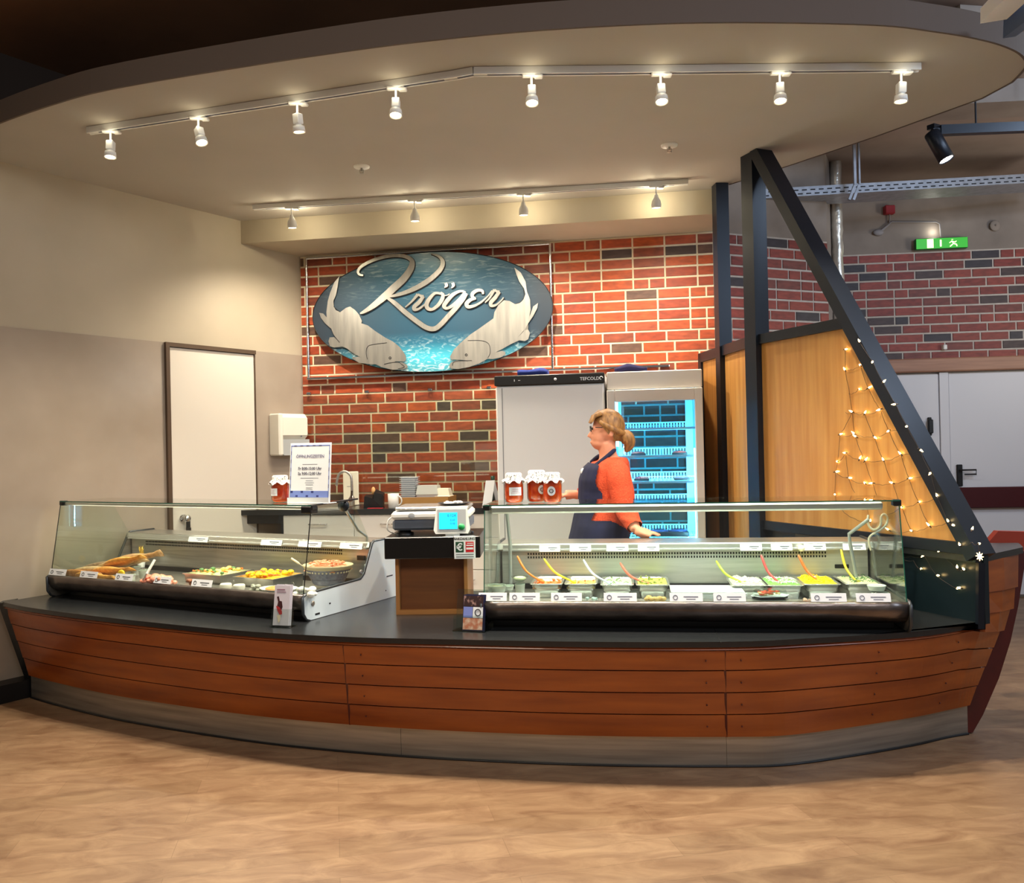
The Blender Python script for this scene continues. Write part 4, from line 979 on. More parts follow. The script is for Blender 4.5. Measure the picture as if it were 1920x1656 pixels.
part('cable', MB().tube(catmull([(-.205, .1, .10), (-.235, .08, .08), (-.24, .07, .03), (-.20, .09, .004)], 5), .004, 6), mat('light_cable', (200, 200, 196), .5), sc)
p = wm(sc) @ Vector((.11, .17, .150))
e = empty('metal_dish', p, 0, 'round silver dish with white scraps on the scale pan', 'dish'); part('dish', MB().lathe([(.05, 0), (.085, .008), (.09, .012), (.085, .012), (.05, .004), (.001, .003)], 24), mat('dark_dish', (70, 72, 76), .3, .6), e)
b = MB(); bits(b, .11, .11, .010, 26, 'blob', 8, .018); part('scraps', b, mat('white_paper', (244, 242, 236), .7), e, kind='stuff')
# jars with cloth lids
M_jam = mat('red_jelly', (196, 40, 14), .18, noise_=((232, 88, 22), (26, 26, 26), 4, .35, .7), coat=.5)
M_cloth = mat('white_patterned_cloth', (214, 212, 206), .8, noise_=((70, 70, 74), (150, 150, 150), 2, .56, .62))
def jar(p, h, r, rz, round_, label, cloth=0):
    e = empty('jelly_jar', p, rz, label, 'jar', 'jars of red jelly on the glass tops')
    hb = h * .80
    part('jelly', MB().lathe([(r * .6, .002), (r * .82, .006), (r * .96, .022), (r * .97, hb * .75), (r * .8, hb)], 24), M_jam, e)
    part('glass', MB().lathe([(r * .7, 0), (r * .9, .004), (r, .022), (r * 1.01, hb * .78), (r * .84, hb * 1.0)], 24, caps=False), M_clear, e)
    cl = MB(); cl.smooth = True; rings = []
    for k, (rr, z) in enumerate(((.001, h), (r * .70, h), (r * .86, h - .006), (r * .84, h - .022), (r * .95, h - .030), (r * 1.2, h - .045 - cloth))):
        rings.append([(rr * (1 + (.09 * math.sin(j * PI / 24 * 11 + 1) if k > 3 else 0)) * math.cos(j * PI / 24), rr * (1 + (.09 * math.sin(j * PI / 24 * 11 + 1) if k > 3 else 0)) * math.sin(j * PI / 24), z + (.008 * math.sin(j * PI / 24 * 7) if k == 5 else 0)) for j in range(48)])
    cl.loft(rings, True, False); part('cloth_cover', cl, M_cloth, e)
    lb = MB()
    if round_:
        rings = []
        for q, rad in ((0, .001), (1, .020)):
            rings.append([((r * 1.02) * math.sin((rad * math.cos(t * PI / 12)) / r), -(r * 1.02) * math.cos((rad * math.cos(t * PI / 12)) / r), hb * .5 + rad * 1.15 * math.sin(t * PI / 12)) for t in range(24)])
        lb.loft(rings, True, False)
        part('label', lb, M_card, e)
        part('label_ring', MB().tube([((r * 1.03) * math.sin(.009 * math.cos(t * PI / 8) / r), -(r * 1.03) * math.cos(.009 * math.cos(t * PI / 8) / r), hb * .5 + .009 * math.sin(t * PI / 8)) for t in range(17)], .0018, 4, None, False), M_printb, e)
    else:
        lb.loft([[(r * 1.02 * math.sin(a / 6), -r * 1.02 * math.cos(a / 6), z) for a in range(-3, 6)] for z in (hb * .32, hb * .66)], False)
        part('label', lb, M_card, e)
        pr = MB()
        for z, a0, a1 in ((.58, -1, 3), (.5, -1, 3), (.42, -2, 4)):
            pr.tube([(r * 1.03 * math.sin(a / 6), -r * 1.03 * math.cos(a / 6), hb * z) for a in range(a0, a1 + 1)], .0008, 4)
        part('label_print', pr, mat('red_blue_print', (190, 110, 130), .6), e)
def ontop(px, py, left=False, dy=0):
    z = ZW + .5905; p = onz(px, py, z); c, iv = (caseL, iL) if left else (caseR, iR); q = iv @ p; q.y = .22 + dy if not left else .24 + dy
    # keep the measured column
    n = Vector((-math.sin(rzL if left else rzR), math.cos(rzL if left else rzR), 0))
    P = onpl(px, py, wm(c) @ Vector((0, q.y, 0)), n); return Vector((P.x, P.y, z))
jar(ontop(964, 940), .150, .048, .0, False, 'red jelly jar with a square label, alone at the left')
jar(ontop(1007, 940, dy=.04), .160, .050, .5, True, 'red jelly jar with a round label, left one of the pair', .012)
jar(ontop(1036, 940, dy=-.03), .150, .047, -.15, True, 'red jelly jar with a round label, right one of the pair')
jar(ontop(526, 938, True), .150, .050, -.9, False, 'red jelly jar half hidden behind the opening hours sign')
# opening hours sign
P = ony(541, 943, 4.62); Q = ony(618, 938, 4.50); P.z = Q.z = ZW + .5905
wv = Q - P; rz = math.atan2(wv.y, wv.x); w_ = wv.length
e = empty('opening_hours_sign', (P + Q) / 2 , rz, 'white upright acrylic sign with blue bordered opening hours sheet', 'sign')
hh = .325; T = Matrix.Rotation(-.08, 4, 'X')
part('acrylic_holder', MB().bbox(-w_ / 2, w_ / 2, 0, .004, 0, hh, .001, T).bbox(-w_ / 2, w_ / 2, -.012, .06, 0, .004, .001).box(-w_ / 2, w_ / 2, -.010, -.006, 0, .03), mat('acrylic', (236, 240, 242), .15), e)
sh = part('sheet', MB().box(-w_ / 2 + .006, w_ / 2 - .006, -.0012, 0, .03, hh - .008, T), M_card, e)
bd = MB(); k = w_ / 2 - .008; z0, z1 = .032, hh - .012
bd.box(-k, k, -.0018, -.0012, z0, z0 + .035, T).box(-k, k, -.0018, -.0012, z1 - .005, z1, T).box(-k, -k + .004, -.0018, -.0012, z0, z1, T).box(k - .004, k, -.0018, -.0012, z0, z1, T)
part('blue_border', bd, mat('blue_border', (120, 140, 206), .6), e)
dk_ = MB()
for i in range(6): dk_.box(-k + i * .035 + .004, -k + i * .035 + .02, -.0022, -.0018, z0 + (.002 if i % 2 else .024), z0 + (.012 if i % 2 else .035), T)
for i in range(5): dk_.box(-k + .02 + i * .042, -k + .038 + i * .042, -.0022, -.0018, z1 - .005, z1, T); dk_.box(-k, -k + .004, -.0022, -.0018, z0 + .05 + i * .045, z0 + .07 + i * .045, T); dk_.box(k - .004, k, -.0022, -.0018, z0 + .05 + i * .045, z0 + .07 + i * .045, T)
part('border_pattern', dk_, mat('dark_blue_pattern', (44, 54, 120), .6), e)
g = MB(); text_mb(g, '\u00d6FFNUNGZEITEN', .0235, 0, .245, T, y=-.0016, bold=.0005); part('heading', g, mat('lilac_print', (120, 118, 150), .7), e)
g = MB(); text_mb(g, 'Fr 8:00-15:00 Uhr', .0215, 0, .180, T, y=-.0016, bold=.0006); text_mb(g, 'Sa 9:00-12:00 Uhr', .0215, 0, .153, T, y=-.0016, bold=.0006)
for z, a in ((.208, .05), (.134, .06), (.120, .025), (.109, .03), (.098, .025), (.082, .022), (.073, .022)): g.box(-a, a, -.0016, -.0012, z, z + .0022, T)
part('hours_text', g, M_print, e)
# flyer holders
p = onz(524, 1177, ZW); e = empty('flyer_holder', p, -.25, 'narrow clear holder with pale folded flyers near the counter edge', 'leaflet holder')
T = Matrix.Rotation(-.16, 4, 'X')
part('holder', MB().bbox(-.05, .055, 0, .035, 0, .09, .002, T).bbox(-.05, .065, -.01, .06, 0, .004, .001), M_clear, e)
for i in range(3):
    part('flyer', MB().box(-.043 + i * .002, .043 + i * .003, .008 + i * .006, .012 + i * .006, .01, .205 + i * .003, T), mat('pale_flyer', (214, 208, 218), .6), e)
pr = MB().box(-.03, .014, .0072, .008, .182, .188, T).box(-.03, .02, .0072, .008, .172, .175, T); part('flyer_print', pr, mat('mauve_print', (150, 110, 130), .6), e)
pr = MB().prism([(-.028, .15), (-.018, .152), (-.012, .13), (0, .128), (.006, .10), (0, .085), (-.012, .092), (-.024, .105), (-.02, .125)], .0070, .008, 'y', T); part('flyer_figure', pr, mat('dark_red_print', (60, 14, 20), .6), e)
pr = MB().prism([(-.03, .105), (-.012, .10), (.004, .08), (.006, .065), (-.008, .062), (-.02, .08)], .0066, .007, 'y', T); part('flyer_accent', pr, mat('red_flyer_print', (176, 40, 44), .6), e)
pr = MB().prism([(-.022, .06), (-.002, .062), (-.004, .03), (-.012, .022)], .0066, .007, 'y', T); part('flyer_cup', pr, mat('cream_print', (232, 214, 186), .6), e)
p = onz(880, 1185, ZW); e = empty('brochure_holder', p, -.30, 'wide clear holder with dark blue food brochures below the scale stand', 'leaflet holder')
T = Matrix.Rotation(-.2, 4, 'X')
part('holder', MB().bbox(-.085, .075, 0, .04, 0, .075, .002, T).bbox(-.085, .08, -.008, .09, 0, .004, .001).box(-.085, .07, .042, .045, 0, .20, T), M_clear, e)
for i in range(3): part('brochure', MB().box(-.040 + i * .004, .062 + i * .003, .010 + i * .006, .014 + i * .006, .006, .172 + i * .002, T), mat('navy_brochure', (24, 26, 66), .5), e)
part('cover_photo', MB().box(-.038, .060, .0094, .010, .118, .168, T), mat('dark_food_print', (50, 26, 28), .5, noise_=((190, 150, 140), (50, 50, 30), 3, .55, .7)), e)
part('blue_field', MB().box(-.038, .008, .0094, .010, .066, .116, T), mat('periwinkle_print', (122, 136, 206), .6), e)
part('white_field', MB().box(.010, .060, .0094, .010, .066, .116, T), M_card, e)
part('ring_mark', MB().tube([(.035 + .014 * math.cos(t * PI / 8), .009, .091 + .015 * math.sin(t * PI / 8)) for t in range(17)], .0024, 4, T, False), M_printb, e)
part('lower_photo', MB().box(-.038, .060, .0094, .010, .010, .064, T), mat('food_print', (214, 130, 100), .5, noise_=((250, 220, 200), (45, 45, 45), 3, .4, .7)), e)
# ================================================================== BACK COUNTER
ub = (C1 - C0).normalized(); nbk = Vector((-ub.y, ub.x, 0))         # nbk points into the wall
MBk = frame(C0, ub, nbk)                                            # x along the wall, y into it, z up
rzB = math.atan2(ub.y, ub.x)
def bxpt(px, py, y):   # plan x along the wall for a picture column at distance y before the wall
    q = MBk.inverted() @ onpl(px, py, MBk @ Vector((0, y, 0)), nbk); return q
ZB = 1.02
xe = bxpt(934, 900, -.6).x + .02
bc = empty('back_counter', C0 + ub * 1.0 + nbk * -.3, rzB, 'white drawer unit with dark worktop and sink along the brick wall', 'counter')
ib = wm(bc).inverted() @ MBk
def bpart(name, mb, m, par=None, **k):
    mb.v = [ib @ v for v in mb.v]; return part(name, mb, m, par or bc, **k)
bpart('worktop', MB().prism([(-.36, -.60), (xe, -.60), (xe, -.016), (.0, -.016)], ZB - .04, ZB), M_black)
xc0 = bxpt(531, 990, -.58).x
bpart('carcass', MB().box(xc0, xe, -.56, -.02, .08, ZB - .04), M_white)
bpart('side_wall', MB().box(xc0 - .02, xc0, -.57, -.02, 0, ZB - .04), M_blk)
dwd = (xe - xc0) / 3
for i in range(3):
    xa = xc0 + dwd * i
    for j, (z0, z1) in enumerate(((.80, .975), (.56, .795), (.10, .555))):
        dr = bpart('drawer', MB().bbox(xa + .002, xa + dwd - .002, -.58, -.56, z0, z1, .003), mat('white_drawer_front', (232, 230, 222), .35))
        xm = xa + dwd / 2
        hb = MB().tube([(xm - .07, -.58, z1 - .07), (xm - .07, -.605, z1 - .07), (xm + .07, -.605, z1 - .07), (xm + .07, -.58, z1 - .07)], .005, 6)
        bpart('handle', hb, M_chrome, dr)
bpart('left_apron', MB().box(-.34, xc0 - .02, -.55, -.53, ZB - .11, ZB - .04), M_blk)
bpart('sink_rim', MB().bbox(.0, .52, -.52, -.08, ZB, ZB + .006, .002), M_steel)
bpart('sink_bowl', MB().box(.05, .47, -.48, -.14, ZB + .0062, ZB + .0068), M_steeld)
def bt(px, py, y, z=ZB): q = MBk.inverted() @ onz(px, py, z) ; q2 = bxpt(px, py, y); return MBk @ Vector((q2.x, y, z))
# faucet
p = bt(660, 945, -.22)
e = empty('kitchen_tap', p + Vector((0, 0, .006)), rzB, 'tall arched steel tap at the sink before the brick wall', 'tap')
part('spout', MB().tube(catmull([(0, 0, 0), (0, 0, .20), (-.015, 0, .25), (-.055, -.01, .275), (-.095, -.02, .255), (-.112, -.025, .21), (-.118, -.027, .16)], 6), .0105, 10), M_steel, e)
part('body', MB().lathe([(.024, 0), (.022, .06), (.014, .075)], 16), M_steel, e)
part('lever', MB().tube([(.0, -.02, .045), (.01, -.045, .05), (.02, -.055, .12)], .007, 8).lathe([(.017, 0), (.017, .04), (.001, .042)], 12, Matrix.Translation((0, 0, .045)) @ Matrix.Rotation(PI / 2, 4, 'X')), mat('bronze_tone_metal', (110, 92, 80), .3, .8), e)
p = bt(658, 950, -.10); mb = MB().bbox(-.065, .065, 0, .02, 0, .275, .004); g = MB().box(-.03, .02, -.001, 0, .15, .153)
e = single('splash_card', mb, mat('cream_board', (232, 228, 206), .5), 'upright cream board leaning behind the tap', 'board', loc=p, rz=rzB); part('print', g, M_print, e)
# tape dispenser / black box
p = bt(700, 955, -.42); e = empty('black_paper_bag', p, rzB + .2, 'open crumpled black bag with a wooden brush in it on the dark worktop', 'bag')
part('bag', MB().loft([[(-.07, -.05, 0), (.075, -.05, 0), (.075, .05, 0), (-.07, .05, 0)], [(-.06, -.05, .09), (.0, -.055, .075), (.0, .04, .10), (-.06, .05, .10)]], True, True).loft([[(.0, -.05, 0), (.08, -.05, 0), (.08, .05, 0), (.0, .05, 0)], [(.015, -.045, .12), (.085, -.05, .10), (.085, .05, .11), (.02, .04, .14)]], True, True), M_blk, e)
part('brush_head', MB().ell((-.0, .02, .13), (.016, .012, .03), 10, 8), mat('light_brush_wood', (220, 170, 110), .5), e)
p = bt(703, 965, -.56); single('red_card', MB().box(-.06, .06, -.01, .02, 0, .004), mat('red_card', (190, 40, 50), .5), 'thin red card at the front edge of the back worktop', 'card', loc=p + Vector((0, .02, 0)), rz=rzB)
p = bt(738, 950, -.5); e = empty('coffee_mug', p, rzB, 'plain white mug left of the scale', 'mug')
part('body', MB().lathe([(.036, 0), (.04, .004), (.043, .11), (.040, .11), (.036, .012), (.001, .008)], 20), M_white, e)
part('handle', MB().tube([(.04 + .028 * math.sin(t * PI / 8), -.01, .055 + .035 * math.cos(t * PI / 8)) for t in range(9)], .006, 8), M_white, e)
# crate with containers
p = bt(800, 946, -.30); e = empty('shallow_carton', p, rzB, 'low brown carton holding stacked plastic containers', 'carton')
cb = MB().box(-.20, .21, -.13, .13, 0, .06)
cb = MB().box(-.20, .21, -.13, -.125, 0, .075).box(-.20, .21, .125, .13, 0, .075).box(-.20, -.195, -.13, .13, 0, .075).box(.205, .21, -.13, .13, 0, .075).box(-.20, .21, -.13, .13, 0, .01)
part('carton', cb, mat('kraft_carton', (176, 130, 70), .7), e)
M_fr = MATS['frosted_plastic']
def boxrings(w, d, k, z): return [(-w + k, -d + k, z), (w - k, -d + k, z), (w - k, d - k, z), (-w + k, d - k, z)]
q = wm(e) @ Vector((-.135, 0, .012)); s = empty('container_stack', q, rzB, 'tall stack of nested clear tubs in the brown carton', 'containers')
for i in range(14): part('tub', MB().loft([boxrings(.062, .05, .01, i * .0155), boxrings(.062, .05, .002, i * .0155 + .011), boxrings(.068, .056, 0, i * .0155 + .012), boxrings(.068, .056, 0, i * .0155 + .015)], True, True), mat('clear_stack', (206, 212, 216), .3), s)
q = wm(e) @ Vector((.02, 0, .012)); s = empty('clear_container', q, rzB, 'wide clear tub with lid, in the middle of the brown carton', 'container')
part('base', MB().loft([boxrings(.085, .06, .012, 0), boxrings(.085, .06, 0, .075), boxrings(.088, .063, 0, .08)], True, True), MATS['clear_stack'], s); part('lid', MB().loft([boxrings(.088, .063, 0, .081), boxrings(.082, .058, 0, .12), boxrings(.078, .055, 0, .15)], True, True), M_fr, s)
q = wm(e) @ Vector((.145, 0, .012)); s = empty('cream_container', q, rzB, 'closed cream foam box at the right end of the carton', 'container')
part('base', MB().loft([boxrings(.055, .055, .012, 0), boxrings(.058, .058, 0, .058), boxrings(.062, .062, 0, .062)], True, True), mat('cream_foam', (238, 232, 208), .6), s); part('lid', MB().loft([boxrings(.062, .062, 0, .064), boxrings(.058, .058, .003, .07), boxrings(.055, .055, .012, .125)], True, True), MATS['cream_foam'], s)
p = bt(925, 948, -.35); e = empty('bottle', p, 0, 'clear bottle with green cap beside the white fridge', 'bottle')
part('body', MB().lathe([(.03, 0), (.034, .006), (.034, .12), (.022, .165), (.013, .19), (.013, .205)], 16), mat('bottle_plastic', (90, 100, 96), .15, trans=.6), e); part('cap', MB().lathe([(.016, .20), (.016, .228), (.001, .23)], 14), mat('green_cap', (10, 60, 40), .4), e)
p = ony(912, 946, 6.42); e = empty('menu_tent', Vector((p.x, p.y, ZB)), .3, 'folded tent card standing by the white fridge', 'card')
part('front_leaf', MB().loft([[(-.05, -.06, 0), (.02, -.06, 0), (.07, 0, .20), (.0, 0, .20)], [(-.05, -.057, 0), (.02, -.057, 0), (.07, .003, .20), (.0, .003, .20)]], True, True), M_card, e)
part('rear_leaf', MB().loft([[(.10, .06, 0), (.13, .06, 0), (.07, 0, .20), (.04, 0, .20)], [(.10, .063, 0), (.13, .063, 0), (.07, .003, .20), (.04, .003, .20)]], True, True), M_card, e)
# splash glass on the brick
sx0, sx1 = .02, bxpt(930, 800, -.03).x
e = empty('splash_screen', MBk @ Vector((sx0, -.05, ZB)), rzB, 'clear plexiglass splash screen fixed before the brick wall above the sink', 'screen')
part('pane', MB().box(0, sx1 - sx0, .012, .016, .03, .93), M_glass, e)
for t in (.03, .34, .67, .97): part('wall_clip', MB().bbox((sx1 - sx0) * t - .018, (sx1 - sx0) * t + .018, .0, .032, .92, .945, .004), M_chrome, e)
# towel dispenser on the left wall
MLW = frame(LW(.40, 0, 0), dl, nl)   # x towards the corner
e = empty('towel_dispenser', LW(.2, 1.44, .0), math.atan2(dl.y, dl.x), 'white paper towel dispenser on the beige wall by the brick corner', 'dispenser')
part('housing', MB().bbox(-.16, .16, -.13, .0, .13, .34, .034), mat('ivory_plastic', (236, 232, 218), .35), e)
part('lower_shell', MB().prism([(-.155, .13), (.155, .13), (.155, .04), (.11, .0), (-.11, .0), (-.155, .04)], -.12, .0, 'y'), mat('smoke_grey_plastic', (176, 180, 180), .3), e)
part('side_rim', MB().bbox(-.165, -.12, -.128, .0, .0, .34, .01), MATS['ivory_plastic'], e)
part('lock', MB().lathe([(.006, 0), (.006, .004)], 10, Matrix.Translation((.06, -.13, .155)) @ Matrix.Rotation(PI / 2, 4, 'X')), M_print, e)

# ================================================================== FRIDGES
Yf = -.74
def fr_x(px, y=Yf): return bxpt(px, 830, y).x
fx0, fx1 = fr_x(931), fr_x(1135)
FW = fx1 - fx0; ZF = 1.985
e = empty('upright_fridge', MBk @ Vector((fx0, Yf, 0)), rzB, 'tall white solid door fridge with a black control strip', 'fridge')
part('cabinet', MB().bbox(0, FW, .06, .68, .05, ZF, .01), M_greywhite, e)
part('door', MB().bbox(0, FW, 0, .055, .1, ZF - .075, .012), mat('fridge_white', (240, 242, 240), .35), e)
part('door_seam', MB().box(.045, .052, -.001, .0, .11, ZF - .09), mat('seam_grey', (150, 154, 156), .5), e)
cp_ = part('control_strip', MB().bbox(-.006, FW + .004, -.012, .06, ZF - .073, ZF, .006), M_blk, e)
g = MB(); text_mb(g, 'TEFCOLD', .032, FW - .10, ZF - .052, y=-.0125, bold=.0004)
g.tube([(FW - .018 + .011 * math.cos(t * PI / 6), -.0125, ZF - .040 + .011 * math.sin(t * PI / 6)) for t in range(10)], .003, 4); g.box(.14, .145, -.0125, -.012, ZF - .045, ZF - .03).box(.17, .185, -.0125, -.012, ZF - .04, ZF - .036)
g.lathe([(.010, 0), (.010, .003), (.001, .004)], 14, Matrix.Translation((FW * .56, -.012, ZF - .038)) @ Matrix.Rotation(PI / 2, 4, 'X'))
part('strip_marks', g, M_card, cp_, kind='stuff')
kx = MB().box(FW * .35, FW * .352, -.001, 0, .9, .901); 
# glass door fridge
gx0, gx1 = fr_x(1140), fr_x(1319); GW = gx1 - gx0
gf = empty('glass_door_fridge', MBk @ Vector((gx0, Yf + .02, 0)), rzB, 'pale grey display fridge with a glass door and cyan lit shelves', 'fridge')
M_gf = mat('warm_grey_enamel', (222, 216, 206), .35); GD = .60
part('top_box', MB().bbox(0, GW, -.02, GD, ZF - .125, ZF, .006), M_gf, gf)
part('bottom_box', MB().bbox(0, GW, 0, GD, .04, .32, .006), M_gf, gf)
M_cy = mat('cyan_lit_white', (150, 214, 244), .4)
for x in (0, GW - .035): part('side_wall', MB().box(x, x + .035, .0, GD, .32, ZF - .126), M_gf, gf)
df = MB(); z0, z1 = .30, ZF - .13
for a in ((.0, .055), (GW - .055, GW)): df.bbox(a[0], a[1], -.05, -.005, z0, z1, .005)
df.bbox(.055, GW - .055, -.05, -.005, z1 - .085, z1, .005).bbox(.055, GW - .055, -.05, -.005, z0, z0 + .08, .005)
dr = part('door', df, M_gf, gf)
part('glass', MB().box(.055, GW - .055, -.03, -.024, z0 + .08, z1 - .085), M_glass, dr)
part('rear_glass', MB().box(.035, GW - .035, GD - .008, GD - .002, .32, z1), glassmat('cyan_tinted_glass', (190, 228, 242), .6), gf)
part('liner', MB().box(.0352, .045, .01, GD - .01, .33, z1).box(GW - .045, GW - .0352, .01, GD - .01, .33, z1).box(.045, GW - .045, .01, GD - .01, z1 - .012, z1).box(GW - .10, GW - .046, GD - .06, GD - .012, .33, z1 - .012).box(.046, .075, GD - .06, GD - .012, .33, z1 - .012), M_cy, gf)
gr = MB()
for i in range(22): gr.box(.09 + i * (GW - .18) / 22, .09 + i * (GW - .18) / 22 + .012, .10, .40, z1 - .02, z1 - .0125)
part('top_grille', gr, M_cy, gf, kind='stuff')
M_led = mat('fridge_tube', (220, 250, 255), .4, emit=(190, 240, 255), es=8)
part('light_tube', MB().tube([(.065, .03, z1 - .06), (.065, .03, z1 - .40)], .009, 8), M_led, gf)
part('light_tube', MB().tube([(GW - .062, .0, .42), (GW - .062, .0, z1 - .42)], .004, 6), M_led, gf)
shz = [1.56, 1.235, .905, .62, .42]
shz = [1.47 - (y - 828) / FPX * 6.1 for y in (800, 851, 899, 944, 1004)]
shelves = []
for z in shz:
    sh = MB(); wx = (.05, GW - .05)
    for y in (.03, .15, .30, .45, .54): sh.bar((wx[0], y, z), (wx[1], y, z), .006, .006)
    x = wx[0]
    while x < wx[1]: sh.bar((x, .03, z), (x, .54, z), .0035, .0035); x += .03
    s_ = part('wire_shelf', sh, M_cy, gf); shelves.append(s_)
    rl = MB().bar((wx[0], .54, z + .055), (wx[1], .54, z + .055), .008, .008)
    x = wx[0]
    while x < wx[1]: rl.box(x, x + .012, .537, .543, z, z + .055); x += .022
    part('back_rail', rl, M_cy, s_)
    part('front_lip', MB().box(wx[0], wx[1], .022, .03, z - .008, z + .008), M_cy, s_)
fw_ = wm(gf)
for px, k, s, rgb in ((1197, 1, 'left pack on the upper stocked shelf', (150, 60, 50)), (1274, 1, 'right pack on the upper stocked shelf', (176, 60, 50)), (1202, 2, 'left pack on the middle stocked shelf', (150, 50, 60)), (1277, 2, 'right pack on the middle stocked shelf', (70, 80, 130)), (1233, 4, 'wide left pack on the bottom shelf', (40, 60, 120)), (1268, 4, 'wide right pack on the bottom shelf', (40, 50, 110))):
    P0 = fw_ @ Vector((0, .22, shz[k] + .004)); q = onpl(px, 850, P0, nbk)
    w_ = .055 if k < 4 else .075
    e = empty('food_pack', Vector((q.x, q.y, shz[k] + .004)), rzB, 'dark tray pack in the lit fridge, ' + s, 'food pack', 'packs in the glass door fridge')
    part('tray', MB().bbox(-w_, w_, -.06, .06, 0, .016 if k < 4 else .03, .004), M_blk, e)
    part('contents', MB().ell((0, 0, .02 if k < 4 else .034), (w_ * .9, .05, .012), 12, 6), mat('pack_%d_%d_%d' % rgb, rgb, .4), e)
    part('film', MB().loft([boxrings(w_, .06, .003, .017 if k < 4 else .031), boxrings(w_, .06, .018, .038 if k < 4 else .05)], True, True), M_clear, e)
mid = fw_ @ Vector((GW / 2, .28, 0))
for x, tx in ((.07, .42), (GW - .07, GW - .42)):
    la = lamp('fridge_lamp', 'AREA', fw_ @ Vector((x, .05, 1.15)), 20, (.26, .74, 1.0), None, .015, .95)
    dv = (fw_ @ Vector((tx, GD + .1, 1.15))) - (fw_ @ Vector((x, .05, 1.15))); la.rotation_euler = (PI / 2, 0, math.atan2(dv.y, dv.x) - PI / 2)
# folded cloths on the fridges
def cloth(px, py, w, rgb, label, seed, y):
    P0 = MBk @ Vector((0, Yf + y, 0)); q = onpl(px, py, P0, nbk); mb = MB(); mb.smooth = True
    rings = []; R = random.Random(seed)
    for i in range(9):
        t = i / 8; x = (t - .5) * w; h = (.055 + .010 * math.sin(t * 7 + seed)) * (.35 + .65 * math.sin(PI * (.12 + .8 * t)) ** .5)
        rings.append([(x, .06 * math.cos(a * PI / 6) * (1 + .1 * R.random()), h / 2 + h / 2 * math.sin(a * PI / 6) + (.004 * R.random() if math.sin(a * PI / 6) > 0 else 0)) for a in range(12)])
    mb.loft(rings, True, True)
    return single('folded_cloth', mb, mat('cloth_%d_%d_%d' % rgb, rgb, .9, bump=.3), label, 'cloth', 'blue cloths on the fridges', (q.x, q.y, ZF), rzB)
cloth(1000, 697, .22, (40, 56, 130), 'royal blue folded cloth on top of the white fridge', 2, .12)
cloth(1183, 696, .23, (34, 30, 76), 'dark navy folded cloth on top of the glass door fridge', 5, .12)

